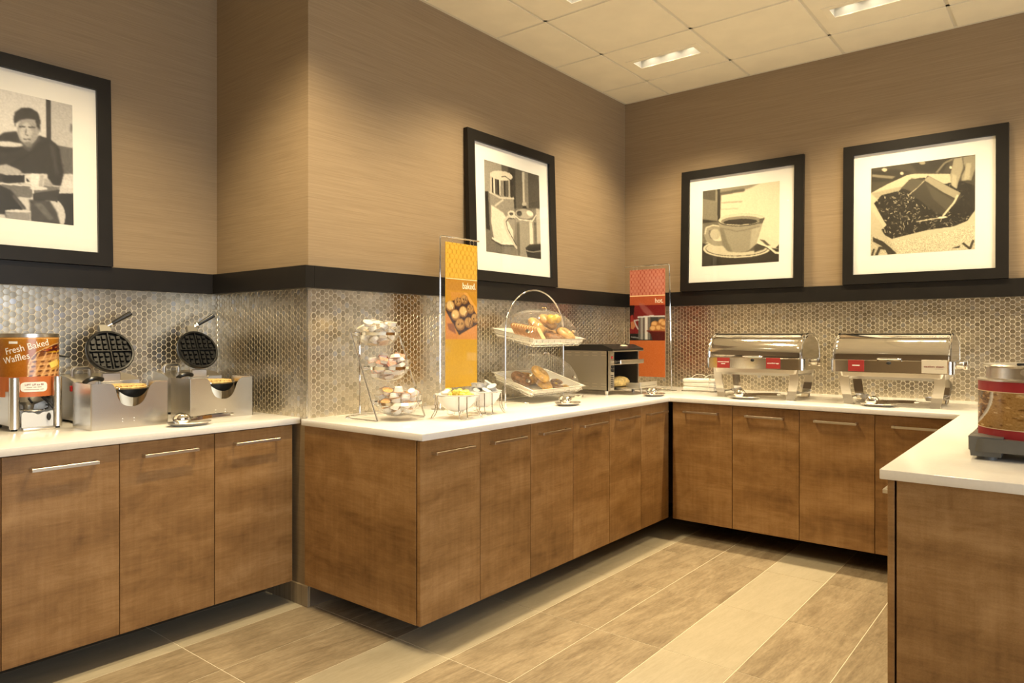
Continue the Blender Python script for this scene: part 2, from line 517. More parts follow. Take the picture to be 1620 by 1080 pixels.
def mosaic(wall, M, width, z0=0.905, z1=1.546, n_parts=300, far=None):
    MB().box(0, -0.004, z0, width, 0, z1).build('grout_bed', M_wgrout, wall, 0, M)
    cells = []; partial = MB()
    nx = int(width/(1.5*HC))+2; nz = int((z1-z0)/HP)+3
    for i in range(nx):
        cx = i*1.5*HC + 0.004
        for j in range(nz):
            cz = z0 + (j + (0.5 if i % 2 else 0))*HP
            full = (cx-HR >= 0.001 and cx+HR <= width-0.001 and cz-HR*0.87 >= z0 and cz+HR*0.87 <= z1)
            if full:
                p = M @ Vector((cx, 0, cz))
                u, w, s = pix(*p)
                inside = -5 < u < 1625
                # apparent width shrinks where the wall is seen at an angle
                u2 = pix(*(M @ Vector((cx+HR, 0, cz))))[0]
                cells.append((abs(u2-u)*s if inside and cz > 0.95 else -1, cx, cz))
            else:
                poly = clip([(cx+HR*math.cos(k*PI/3), cz+HR*math.sin(k*PI/3)) for k in range(6)], 0.0005, width-0.0005, z0, z1)
                if len(poly) >= 3:
                    mx = sum(p[0] for p in poly)/len(poly); mz = sum(p[1] for p in poly)/len(poly)
                    n = len(poly)
                    v = [(x, -0.004, z) for x, z in poly] + [(mx+(x-mx)*0.92, -0.0055, mz+(z-mz)*0.92) for x, z in poly]
                    f = [(k, (k+1) % n, n+(k+1) % n, n+k) for k in range(n)] + [tuple(range(n, 2*n))]
                    partial.add(v, f)
    cells.sort(reverse=True)
    for s, cx, cz in cells[:n_parts]:
        o = bpy.data.objects.new('hex_tile', hex_mesh); COL.objects.link(o); o.parent = wall
        o.matrix_local = M @ T(cx, -0.004, cz) @ RX(rnd.uniform(-.5, .5)) @ RZ(rnd.uniform(-.5, .5))
    rest = partial
    for s, cx, cz in cells[n_parts:]:
        rest.add(HV, HF, T(cx, -0.004, cz) @ RX(rnd.uniform(-.5, .5)) @ RZ(rnd.uniform(-.5, .5)))
    o = rest.build('mosaic_tiles', M_hex, wall, 18, M)
    o['kind'] = 'stuff'
mosaic(wall_left, T(-0.3, YL, 0), XR+0.3)
mosaic(wall_return, T(XR, YL, 0) @ RZ(-90), YL-YB)
mosaic(wall_back, T(XR, YB, 0), XB-XR)
mosaic(wall_right, T(XB, YB, 0) @ RZ(-90), YB+0.6)
# bright metal strip on the outer corner of the mosaic
MB().rbox(XR-0.008, YB-0.008, 0.905, XR+0.009, YB+0.004, 1.546, 0.001, 1).build('corner_strip', M_steelv, wall_back)

# ------------------------------------------------------------------ ceiling: panels lying in a grid
GP = 0.645; gx0 = 4.765; gy0 = 2.525
ceiling = struct(MB().box(-4.1, -4.5, 3.45, XB, YL, 3.5).build('ceiling', M_ceil, smooth=0))
FIX = [(4.4425, 2.2025, 0), (4.4425, 0.9125, 0), (3.1525, 2.2025, 1), (1.8625, 2.2025, 1),
       (1.2175, 2.8475, 1), (4.4425, -0.3775, 0), (-2.0075, 2.2025, 1), (-2.0075, -0.3775, 1)]  # last two are added out of view to brighten the far wall
FH, FW = 0.2325, 0.0725          # half length and half width of a lamp opening
grid = MB()
for i in range(-14, 2):
    for j in range(-10, 3):
        x0 = gx0+i*GP; y0 = gy0+j*GP
        x1 = min(x0+GP, XB); y1 = min(y0+GP, YL)
        if x1-x0 < 0.03 or y1-y0 < 0.03 or x0 < -4.2 or y0 < -4.6: continue
        if x0 > XR-0.05 and y0 > YB: continue
        if x0 > XR-0.3: y1 = min(y1, YB)
        if y1-y0 < 0.03: continue
        g = 0.010
        hit = [f for f in FIX if x0 < f[0] < x1 and y0 < f[1] < y1]
        m = MB()
        a0, c0, a1, c1 = x0+g, y0+g, x1-(g if x1 < XB else 0), y1-(g if y1 < YB-0.001 else 0)
        if hit:
            fx_, fy_, al = hit[0]
            hx, hy = (FH, FW) if al else (FW, FH)
            m.box(a0, c0, ZC, fx_-hx, c1, ZC+0.015); m.box(fx_+hx, c0, ZC, a1, c1, ZC+0.015)
            m.box(fx_-hx, c0, ZC, fx_+hx, fy_-hy, ZC+0.015); m.box(fx_-hx, fy_+hy, ZC, fx_+hx, c1, ZC+0.015)
        else:
            m.box(a0, c0, ZC, a1, c1, ZC+0.015)
        m.build('ceiling_panel', M_ceil, ceiling, 0)
grid_m = MB()
for i in range(-14, 2):
    x = gx0+i*GP
    if -4.1 < x < XB: grid_m.box(x-0.012, -4.5, ZC+0.004, x+0.012, YL if x < XR else YB, ZC+0.018)
for j in range(-10, 3):
    y = gy0+j*GP
    if -4.5 < y < YL: grid_m.box(-4.1, y-0.012, ZC+0.004, XB if y < YB else XR, y+0.012, ZC+0.018)
grid_m.box(2.06, YB-0.018, ZC-0.001, XB, YB, ZC+0.01); grid_m.box(XB-0.018, -4.5, ZC-0.001, XB, YB, ZC+0.01)
grid_m.build('ceiling_grid', M_tbar, ceiling, 0)

FIXLAB = {0: 'triple recessed downlight in the panel nearest the corner where the two mosaic walls meet',
          1: 'triple recessed downlight above the two chafing dishes',
          2: 'triple recessed downlight with its row of lamps running along the sign wall',
          3: 'triple recessed downlight above the bowl tower', 4: 'triple recessed downlight above the waffle makers', 5: 'triple recessed downlight above the soup kettle end of the worktop'}
def downlight(k, x, y, al):
    t = thing('recessed_downlight', FIXLAB.get(k, 'added unseen triple downlight that brightens the far wall'), 'ceiling light', (x, y, ZC), (0, 0, 0 if al else R(90)), 'triple ceiling downlights')
    m = MB()      # trim flange round the opening
    L, W, e = FH, FW, 0.028
    m.box(-L-e, -W-e, -0.004, L+e, -W+0.010, 0.0); m.box(-L-e, W-0.010, -0.004, L+e, W+e, 0.0)
    m.box(-L-e, -W+0.010, -0.004, -L+0.010, W-0.010, 0.0); m.box(L-0.010, -W+0.010, -0.004, L+e, W-0.010, 0.0)
    m.build('trim_frame', M_ceil, t, 0)
    m = MB()
    m.box(-L+0.002, -W+0.002, 0, L-0.002, -W+0.006, 0.11); m.box(-L+0.002, W-0.006, 0, L-0.002, W-0.002, 0.11)
    m.box(-L+0.002, -W+0.006, 0, -L+0.006, W-0.006, 0.11); m.box(L-0.006, -W+0.006, 0, L-0.002, W-0.006, 0.11)
    m.box(-L+0.002, -W+0.002, 0.11, L-0.002, W-0.002, 0.114)
    m.build('housing', M_reflect, t, 0)
    for q in (-1, 0, 1):
        h = MB().lathe([(0.040, 0.108), (0.056, 0.060), (0.059, 0.058), (0.050, 0.108)], 28, T(q*0.147, 0, 0)).build('lamp_ring', M_reflect, t)
        MB().lathe([(0.0, 0.066), (0.035, 0.067), (0.0535, 0.072)], 28, T(q*0.147, 0, 0)).build('lens', M_lamp, h)
        l = bpy.data.lights.new('lamp', 'SPOT'); l.energy = LAMP_POWER; l.color = LAMP_COLOR
        l.spot_size = R(112); l.spot_blend = 0.8; l.shadow_soft_size = 0.045
        lo = bpy.data.objects.new('lamp_light', l); COL.objects.link(lo); lo.parent = t
        lo.location = (q*0.147, 0, 0.010)
for k, (x, y, al) in enumerate(FIX): downlight(k, x, y, al)

# ------------------------------------------------------------------ worktops
tag(MB().rbox(-0.6, 2.98, ZT-0.03, XR-0.001, YL-0.004, ZT, 0.003, 2).build('countertop', M_quartz),
    'white quartz worktop carrying the waffle makers', 'countertop')
bm = bmesh.new()
pts = [(2.018, YB-0.002), (2.018, 2.085), (4.25, 2.085), (4.25, 0.468), (2.353, 0.468), (2.353, -0.42), (XB-0.002, -0.42), (XB-0.002, YB-0.002)]
vs = [bm.verts.new((x, y, ZT-0.03)) for x, y in pts]
fc = bm.faces.new(vs)
ex = bmesh.ops.extrude_face_region(bm, geom=[fc])
bmesh.ops.translate(bm, verts=[e for e in ex['geom'] if isinstance(e, bmesh.types.BMVert)], vec=(0, 0, 0.03))
bmesh.ops.recalc_face_normals(bm, faces=bm.faces)
bmesh.ops.bevel(bm, geom=list(bm.edges), offset=0.003, segments=2, profile=0.5, affect='EDGES')
tag(MB().bm(bm).build('countertop', M_quartz), 'white quartz U-shaped worktop carrying the bread, chafing dishes and kettle', 'countertop')
bm.free()

# ------------------------------------------------------------------ cabinets
def cabinet(label, w, d, loc, rz, group, end_panel=False, hw=0.235, kick=(0.0, 0.0), kick_depth=0.30):
    t = thing('base_cabinet', label, 'cabinet', loc, (0, 0, R(rz)), group)
    z0, z1 = 0.115, 0.878
    x0 = 0.018 if end_panel == 'L' else 0.001
    xe = w-0.018 if end_panel == 'R' else w-0.001
    MB().box(x0, 0.022, z0+0.002, xe, d, ZT-0.031).build('body', M_woodin, t, 0)
    m = MB().rbox(0.0015, 0, z0, w-0.0015, 0.019, z1, 0.0012, 1)
    dr = m.build('door', M_wood, t)
    # square bar handle on two posts
    c = w/2; h = 0.822; m = MB()
    m.rbox(c-hw/2, -0.034, h-0.0065, c+hw/2, -0.024, h+0.0065, 0.001, 1)
    m.rbox(c-hw/2, -0.026, h-0.0065, c-hw/2+0.011, 0.001, h+0.0065, 0.001, 1)
    m.rbox(c+hw/2-0.011, -0.026, h-0.0065, c+hw/2, 0.001, h+0.0065, 0.001, 1)
    m.build('handle', M_nickel, dr)
    if end_panel:
        xp = 0.0 if end_panel == 'L' else w-0.017
        MB().rbox(xp, 0.025, z0, xp+0.017, d, ZT-0.031, 0.001, 1).build('end_panel', M_wood, t)
    if w-kick[0]-kick[1] > 0.02:
        MB().box(kick[0], kick_depth, 0, w-kick[1], d, z0+0.002).build('plinth', M_kick, t, 0)
    return t
LW = 0.4003
for k, lab in enumerate(('wooden base cabinet below the batter dispenser', 'wooden base cabinet below the first waffle maker and tongs plate',
                         'wooden base cabinet ending against the return wall')):
    cabinet(lab, LW, 0.765, (0.829+k*LW, 3.005, 0), 0, 'cabinets under the waffle worktop', hw=0.228, kick_depth=0.62)
cabinet('wooden base cabinet beside the batter dispenser cabinet, towards the room', LW, 0.765, (0.829-LW, 3.005, 0), 0, 'cabinets under the waffle worktop', hw=0.228, kick_depth=0.62)
ML = ('wooden base cabinet with an exposed end panel under the bowl tower', 'wooden base cabinet under the white condiment bowls',
      'wooden base cabinet under the pastry stand, next to the condiment bowls cabinet', 'wooden base cabinet under the pastry tongs plate',
      'wooden base cabinet under the conveyor toaster', 'wooden base cabinet at the inner corner of the sign wall run')
MW = 0.377
for k, lab in enumerate(ML):
    cabinet(lab, MW, 0.795, (2.033+k*MW, 2.115, 0), 0, 'cabinets along the sign wall', end_panel='L' if k == 0 else False, hw=0.245,
            kick=(0.36, 0) if k == 0 else (0, 0), kick_depth=0.55)
RL = ('wooden base cabinet below the folded napkins', 'wooden base cabinet below the chafing dish with two red cards',
      'wooden base cabinet between the two chafing dishes', 'wooden base cabinet below the chafing dish with the steam card')
for k, lab in enumerate(RL):
    cabinet(lab, 0.4025, 0.82, (4.285, 2.082-k*0.4025, 0), -90, 'cabinets under the chafing dishes', hw=0.23, kick_depth=0.45)
for k in range(4):
    cabinet(('wooden base cabinet with a wide end panel at the free end of the peninsula', 'wooden base cabinet in the peninsula below the soup kettle',
             'wooden base cabinet between the kettle cabinet and the inner corner of the peninsula', 'wooden base cabinet in the inner corner of the peninsula')[k], 0.46, 0.84,
            (2.384+(k+1)*0.46, 0.452, 0), 180, 'cabinets in the peninsula', hw=0.25, kick_depth=0.3, end_panel='R' if k == 0 else False)
# ------------------------------------------------------------------ flat printed artwork: painted on a fine grid of coloured vertices
class Img:
    def __init__(s, w, h, bg, seed=1):
        s.w, s.h = w, h
        s.a = np.ones((h, w, 3))*np.array(bg if isinstance(bg, (tuple, list)) else (bg,)*3)
        yy, xx = np.mgrid[0:h, 0:w]
        s.x = (xx+0.5)/w; s.y = (yy+0.5)/h
        s.rng = np.random.RandomState(seed)
        s.T = lambda x, y: (x, y)
    def blur(s, m, k):
        for _ in range(int(k)):
            p = np.pad(m, 1, mode='edge')
            m = (p[:-2, 1:-1]+p[2:, 1:-1]+p[1:-1, :-2]+p[1:-1, 2:]+2*p[1:-1, 1:-1])/6
        return m
    def put(s, mask, col, alpha=1.0):
        c = np.array(col if isinstance(col, (tuple, list)) else (col,)*3)
        mk = (mask*alpha)[..., None]
        s.a = s.a*(1-mk) + c*mk
    def mpoly(s, pts, soft=1):
        P = [s.T(*p) for p in pts]
        m = np.zeros((s.h, s.w), bool)
        n = len(P)
        for i in range(n):
            x0, y0 = P[i]; x1, y1 = P[(i+1) % n]
            if y0 == y1: continue
            c = ((y0 > s.y) != (y1 > s.y)) & (s.x < (x1-x0)*(s.y-y0)/(y1-y0)+x0)
            m ^= c
        return s.blur(m.astype(float), soft)
    def poly(s, pts, col, soft=1, alpha=1.0):
        s.put(s.mpoly(pts, soft), col, alpha)
    def ell(s, cx, cy, rx, ry, col, rot=0, soft=1, alpha=1.0):
        s.poly([(cx+rx*math.cos(t)*math.cos(rot)-ry*math.sin(t)*math.sin(rot), cy+rx*math.cos(t)*math.sin(rot)+ry*math.sin(t)*math.cos(rot))
                for t in [2*PI*i/28 for i in range(28)]], col, soft, alpha)
    def line(s, pts, w, col, soft=1, alpha=1.0):
        P = [s.T(*p) for p in pts]
        m = np.zeros((s.h, s.w))
        asp = s.h/s.w
        for (x0, y0), (x1, y1) in zip(P[:-1], P[1:]):
            dx, dy = x1-x0, (y1-y0)*asp
            L2 = dx*dx+dy*dy+1e-12
            t = np.clip(((s.x-x0)*dx+(s.y-y0)*asp*dy)/L2, 0, 1)
            d = np.hypot(s.x-x0-t*dx, (s.y-y0)*asp-t*dy)
            m = np.maximum(m, (d < w/2).astype(float))
        s.put(s.blur(m, soft), col, alpha)
    def noise(s, amp, k=2, mask=None):
        n = s.blur(s.rng.rand(s.h, s.w)-0.5, k)
        n = n/(n.std()+1e-9)*amp
        if mask is not None: n = n*mask
        s.a = np.clip(s.a+n[..., None], 0, 1)
    def vgrad(s, c0, c1, pts=None, alpha=1.0, horiz=False):
        t = (s.x if horiz else s.y)[..., None]
        g = np.array(c0)*(1-t)+np.array(c1)*t
        m = (np.ones((s.h, s.w)) if pts is None else s.mpoly(pts, 1))[..., None]*alpha
        s.a = s.a*(1-m)+g*m
    def tint(s, dark, light):
        g = s.a.mean(axis=2, keepdims=True)
        s.a = np.array(dark)*(1-g)+np.array(light)*g
def quadmap(tl, tr, br, bl, u0=0.0):
    def f(x, y):
        t = (x-(tl[0]+bl[0])/2)/((tr[0]+br[0])/2-(tl[0]+bl[0])/2)
        top = tl[1]+(tr[1]-tl[1])*t; bot = bl[1]+(br[1]-bl[1])*t
        return (u0+(1-u0)*t, (y-top)/(bot-top))
    return f
def lin(a): return np.where(a <= 0.04045, a/12.92, ((a+0.055)/1.055)**2.4)
def print_mesh(name, img, W, H, mat, parent, fn=None, M=None):
    # fn maps (u, v) in 0..1 (v up) to a local point; default a flat sheet facing -y, centred at the bottom edge
    if fn is None: fn = lambda u, v: ((u-0.5)*W, 0.0, v*H)
    w, h = img.w, img.h
    us = np.linspace(0, 1, w); vsn = np.linspace(1, 0, h)
    verts = [fn(u, v) for v in vsn for u in us]
    faces = [(j*w+i, (j+1)*w+i, (j+1)*w+i+1, j*w+i+1) for j in range(h-1) for i in range(w-1)]
    me = bpy.data.meshes.new(name); me.from_pydata(verts, [], faces)
    me.materials.append(mat); me.shade_smooth()
    ca = me.color_attributes.new('Col', 'FLOAT_COLOR', 'POINT')
    c = np.ones((h*w, 4)); c[:, :3] = lin(np.clip(img.a, 0, 1)).reshape(-1, 3)
    ca.data.foreach_set('color', c.astype(np.float32).ravel())
    o = bpy.data.objects.new(name, me); COL.objects.link(o)
    if parent is not None: o.parent = parent
    if M is not None: o.matrix_local = M
    return o
def text_part(name, body, size, mat, parent, M, align='CENTER', fn=None, thick=0.0004, spacing=1.0, shear=0.0, bold=0.0, sx=1.0):
    cu = bpy.data.curves.new(name, 'FONT'); cu.body = body; cu.size = size
    cu.align_x = align; cu.align_y = 'CENTER'; cu.extrude = thick; cu.space_character = spacing; cu.shear = shear; cu.offset = bold
    cu.resolution_u = 3
    ob = bpy.data.objects.new(name, cu); COL.objects.link(ob)
    bpy.context.view_layer.update()
    me = bpy.data.meshes.new_from_object(ob.evaluated_get(bpy.context.evaluated_depsgraph_get()))
    bpy.data.objects.remove(ob); bpy.data.curves.remove(cu)
    me.name = name; me.materials.clear(); me.materials.append(mat)
    for v in me.vertices:
        p = M @ Vector((v.co.x*sx, v.co.y, v.co.z))
        v.co = Vector(fn(p)) if fn else p
    o = bpy.data.objects.new(name, me); COL.objects.link(o); o.parent = parent
    return o

NP = 176
# --- picture: man reading at a café table (crop frame of the left picture; left half lies outside the frame)
def art_reader():
    g = Img(NP, NP, 0.80, 4)
    g.T = quadmap((0, 205), (351, 283), (356, 838), (0, 806), 0.475)
    W = lambda *p: list(p)
    g.poly(W((-330, 130), (0, 205), (351, 283), (353, 470), (0, 430), (-330, 380)), 0.84, 2)
    g.poly(W((-330, 140), (-300, 145), (-300, 600), (-330, 600)), 0.25, 2)
    g.poly(W((244, 255), (352, 280), (354, 480), (246, 462)), 0.74, 2)
    g.poly(W((280, 470), (354, 480), (355, 600), (290, 600)), 0.34, 2)
    g.ell(345, 390, 8, 22, 0.5, 0, 2)
    g.poly(W((223, 250), (246, 256), (247, 470), (223, 460)), 0.16, 1)
    g.poly(W((-330, 480), (20, 520), (60, 820), (-330, 830)), 0.13, 3)
    # seat and jeans
    g.poly(W((160, 700), (290, 690), (356, 690), (356, 838), (150, 830)), 0.10, 1)
    g.poly(W((295, 625), (354, 635), (355, 668), (300, 660)), 0.85, 1)
    g.ell(240, 800, 70, 85, 0.80, 0.2, 1)
    g.poly(W((140, 720), (235, 722), (270, 775), (285, 832), (150, 826)), 0.22, 3)
    g.poly(W((160, 735), (200, 735), (255, 810), (230, 815)), 0.36, 3)
    # shirt
    g.poly(W((-10, 440), (30, 412), (85, 405), (120, 465), (190, 425), (235, 435), (285, 475), (305, 600), (290, 655), (235, 650), (225, 600), (100, 600), (-10, 590)), 0.115, 2)
    g.poly(W((235, 455), (262, 480), (284, 600), (266, 610)), 0.19, 4)
    g.line(W((60, 560), (160, 500), (230, 450)), 0.012, 0.05, 1)
    g.poly(W((88, 415), (118, 462), (190, 425), (196, 445), (140, 500), (100, 470)), 0.24, 2)
    g.poly(W((110, 440), (180, 430), (150, 480), (128, 478)), 0.40, 2)
    # head, ear, hair, features
    g.ell(139, 400, 50, 66, 0.60, 0.05, 2); g.ell(128, 410, 26, 46, 0.74, 0.1, 4)
    g.ell(190, 392, 8, 16, 0.5, 0, 2)
    g.poly(W((72, 350), (80, 315), (110, 296), (150, 296), (185, 318), (197, 355), (192, 395), (180, 385), (172, 352), (140, 346), (105, 352), (84, 368), (80, 384)), 0.11, 2)
    g.line(W((100, 384), (122, 384)), 0.012, 0.22, 1); g.line(W((144, 386), (168, 386)), 0.012, 0.22, 1)
    g.line(W((130, 395), (126, 420), (136, 424)), 0.008, 0.42, 1); g.line(W((118, 442), (148, 442)), 0.010, 0.36, 1)
    g.ell(134, 462, 22, 8, 0.45, 0, 3)
    # lamp shade glow at left, sleeves
    g.ell(40, 466, 75, 13, 0.82, 0.05, 2); g.poly(W((-60, 475), (112, 484), (60, 500), (-60, 500)), 0.06, 2)
    # forearm, hands, book, cup, table
    g.poly(W((-10, 570), (40, 558), (100, 585), (110, 600), (60, 612), (-10, 600)), 0.68, 2)
    g.poly(W((205, 625), (235, 625), (255, 655), (240, 672), (210, 668)), 0.62, 2)
    g.poly(W((-330, 640), (0, 640), (160, 655), (285, 660), (272, 715), (160, 690), (150, 712), (-330, 690)), 0.40, 1)
    g.poly(W((160, 690), (285, 672), (272, 730), (160, 708)), 0.16, 1)
    g.poly(W((20, 610), (120, 608), (145, 640), (30, 648)), 0.05, 1)
    g.line(W((-5, 648), (145, 656), (160, 668), (158, 690)), 0.012, 0.88, 1)
    g.poly(W((145, 600), (208, 604), (205, 665), (150, 662)), 0.90, 1); g.poly(W((188, 606), (208, 604), (205, 665), (186, 664)), 0.66, 2)
    g.line(W((146, 612), (124, 615), (126, 640), (148, 645)), 0.012, 0.88, 1)
    g.ell(185, 668, 42, 8, 0.86, 0, 1)
    g.poly(W((0, 652), (60, 680), (125, 760), (100, 790), (0, 780)), 0.07, 2)
    g.line(W((70, 705), (120, 770)), 0.02, 0.3, 2)
    g.ell(88, 775, 58, 8, 0.85, 0, 1); g.poly(W((32, 780), (145, 780), (140, 822), (38, 815)), 0.55, 2)
    g.poly(W((-330, 770), (30, 790), (40, 818), (-330, 830)), 0.8, 2)
    g.noise(0.018, 1)
    g.tint((0.05, 0.045, 0.045), (0.95, 0.93, 0.90))
    return g
# --- picture: sugar pourer and cream jug
def art_pourer():
    g = Img(NP, NP, 0.42, 5)
    g.T = quadmap((238, 272), (566, 370), (577, 858), (250, 815))
    g.poly([(238, 272), (340, 302), (345, 480), (238, 460)], 0.58, 4)
    g.poly([(340, 300), (480, 345), (480, 560), (340, 560)], 0.30, 3)
    g.poly([(380, 310), (420, 322), (420, 560), (380, 560)], 0.14, 3)
    g.poly([(478, 345), (566, 370), (570, 560), (478, 560)], 0.24, 2)
    g.poly([(478, 345), (498, 350), (498, 560), (478, 560)], 0.48, 2)
    g.poly([(545, 560), (572, 570), (577, 780), (545, 760)], 0.70, 3)
    g.poly([(415, 780), (577, 760), (577, 858), (415, 840)], 0.62, 3)
    g.poly([(248, 690), (420, 760), (420, 842), (250, 815)], 0.40, 3)
    g.poly([(244, 460), (262, 462), (268, 690), (248, 680)], 0.06, 1)
    # glass body with sugar
    g.poly([(272, 470), (408, 490), (412, 700), (400, 775), (290, 758), (272, 640)], 0.55, 2)
    g.poly([(278, 540), (345, 585), (400, 690), (400, 770), (292, 755), (276, 640)], 0.88, 2)
    g.line([(280, 735), (330, 765), (400, 768)], 0.02, 0.95, 1); g.line([(276, 745), (330, 778), (402, 780)], 0.012, 0.15, 1)
    g.line([(300, 545), (345, 510)], 0.02, 0.8, 2)
    # metal cap, mirrored bands
    for x0, x1, c in ((275, 285, 0.75), (285, 293, 0.12), (293, 302, 0.85), (302, 315, 0.25), (315, 326, 0.06), (326, 333, 0.92), (333, 352, 0.5), (352, 362, 0.08), (362, 378, 0.30), (378, 390, 0.62), (390, 405, 0.10)):
        g.poly([(x0, 350), (x1, 352), (x1-1, 498-(390-x1)*0.25), (x0-1, 496-(390-x0)*0.25)], c, 1)
    g.ell(340, 368, 66, 28, 0.84, 0.15, 1); g.line([(340, 374), (362, 372), (388, 392)], 0.008, 0.1, 1)
    g.line([(272, 466), (330, 498), (408, 502)], 0.02, 0.78, 1)
    # jug
    g.poly([(462, 345), (478, 348), (476, 530), (464, 528)], 0.76, 2)
    g.ell(472, 536, 14, 14, 0.70, 0, 1); g.poly([(462, 545), (484, 545), (490, 585), (458, 578)], 0.12, 1)
    g.poly([(416, 620), (544, 635), (546, 850), (420, 838)], 0.56, 2)
    g.poly([(420, 640), (440, 640), (440, 836), (422, 834)], 0.32, 2); g.poly([(500, 640), (520, 640), (522, 840), (502, 838)], 0.86, 2)
    g.poly([(528, 640), (545, 640), (546, 845), (530, 843)], 0.35, 2)
    g.ell(474, 598, 66, 38, 0.40, 0.12, 1); g.ell(472, 592, 58, 28, 0.66, 0.12, 1); g.ell(505, 590, 22, 14, 0.92, 0.5, 2); g.ell(440, 590, 16, 16, 0.2, 0.3, 2)
    g.line([(410, 600), (440, 625), (520, 635), (545, 600)], 0.014, 0.90, 1)
    g.line([(412, 612), (372, 608), (350, 632), (358, 680), (390, 745), (418, 790)], 0.030, 0.80, 1)
    g.line([(408, 620), (376, 618), (360, 638), (368, 680), (396, 735), (418, 775)], 0.010, 0.12, 1)
    g.ell(392, 590, 22, 18, 0.86, 0, 1); g.ell(392, 592, 12, 9, 0.3, 0, 1)
    g.poly([(472, 790), (500, 770), (577, 768), (577, 858), (485, 846)], 0.07, 1); g.line([(474, 806), (520, 815), (577, 808)], 0.012, 0.6, 1)
    g.noise(0.02, 1)
    g.tint((0.06, 0.05, 0.035), (0.93, 0.89, 0.80))
    return g
# --- picture: coffee cup on saucer
def art_cup():
    g = Img(NP, NP, 0.84, 6)
    g.T = quadmap((212, 350), (714, 278), (712, 805), (210, 843))
    g.poly([(212, 350), (330, 333), (600, 292), (520, 330), (340, 375), (330, 560), (212, 565)], 0.52, 5)
    g.poly([(212, 350), (300, 340), (300, 415), (212, 405)], 0.28, 3)
    g.poly([(212, 400), (312, 420), (312, 560), (212, 545)], 0.46, 3); g.poly([(212, 535), (320, 545), (320, 570), (212, 565)], 0.12, 3)
    g.poly([(312, 335), (332, 333), (334, 560), (316, 560)], 0.10, 2)
    g.line([(340, 365), (400, 355), (485, 340)], 0.040, 0.30, 4); g.line([(340, 425), (475, 415)], 0.016, 0.6, 3); g.line([(340, 468), (450, 460)], 0.012, 0.68, 3)
    g.poly([(212, 560), (330, 545), (330, 640), (212, 700)], 0.38, 4)
    g.poly([(212, 690), (712, 720), (712, 805), (210, 843)], 0.12, 3)
    g.poly([(560, 640), (714, 600), (714, 700), (600, 700)], 0.84, 4)
    # saucer
    g.ell(440, 728, 222, 62, 0.16, -0.02, 1); g.ell(440, 722, 222, 60, 0.84, -0.02, 1); g.ell(440, 722, 205, 50, 0.20, -0.02, 1); g.ell(440, 720, 201, 48, 0.78, -0.02, 1)
    g.poly([(345, 700), (470, 745), (560, 735), (600, 690), (560, 690), (400, 715)], 0.30, 3); g.poly([(560, 700), (640, 690), (620, 725), (560, 745)], 0.20, 3)
    g.line([(570, 680), (640, 705), (690, 745), (712, 748)], 0.026, 0.88, 1); g.line([(575, 690), (640, 716), (680, 750)], 0.010, 0.12, 1)
    g.poly([(690, 715), (714, 690), (714, 720)], 0.1, 1); g.poly([(590, 660), (620, 665), (660, 700), (640, 700)], 0.25, 2)
    # handle
    g.line([(335, 590), (285, 582), (245, 595), (238, 630), (255, 668), (300, 690), (350, 690)], 0.062, 0.56, 1)
    g.line([(335, 578), (285, 572), (240, 588), (232, 628)], 0.014, 0.82, 1)
    g.ell(300, 630, 34, 36, 0.70, 0, 2)
    # cup
    g.poly([(320, 545), (352, 700), (385, 738), (450, 748), (520, 735), (570, 690), (612, 545), (560, 510), (400, 505)], 0.56, 1)
    g.poly([(330, 590), (352, 700), (385, 738), (420, 745), (385, 680), (355, 590)], 0.44, 5)
    g.poly([(540, 590), (606, 560), (570, 690), (530, 725)], 0.66, 5)
    g.line([(340, 590), (400, 600), (440, 610), (500, 600), (590, 575)], 0.016, 0.46, 2)
    g.ell(470, 536, 150, 40, 0.12, -0.06, 1); g.ell(470, 532, 148, 38, 0.80, -0.06, 1); g.ell(468, 540, 130, 30, 0.50, -0.06, 1)
    g.ell(466, 548, 110, 20, 0.12, -0.05, 1); g.line([(380, 566), (470, 570), (520, 562)], 0.010, 0.75, 1)
    g.poly([(590, 525), (622, 520), (608, 555), (585, 560)], 0.30, 1)
    g.noise(0.012, 1)
    g.tint((0.07, 0.055, 0.03), (0.97, 0.93, 0.80))
    return g
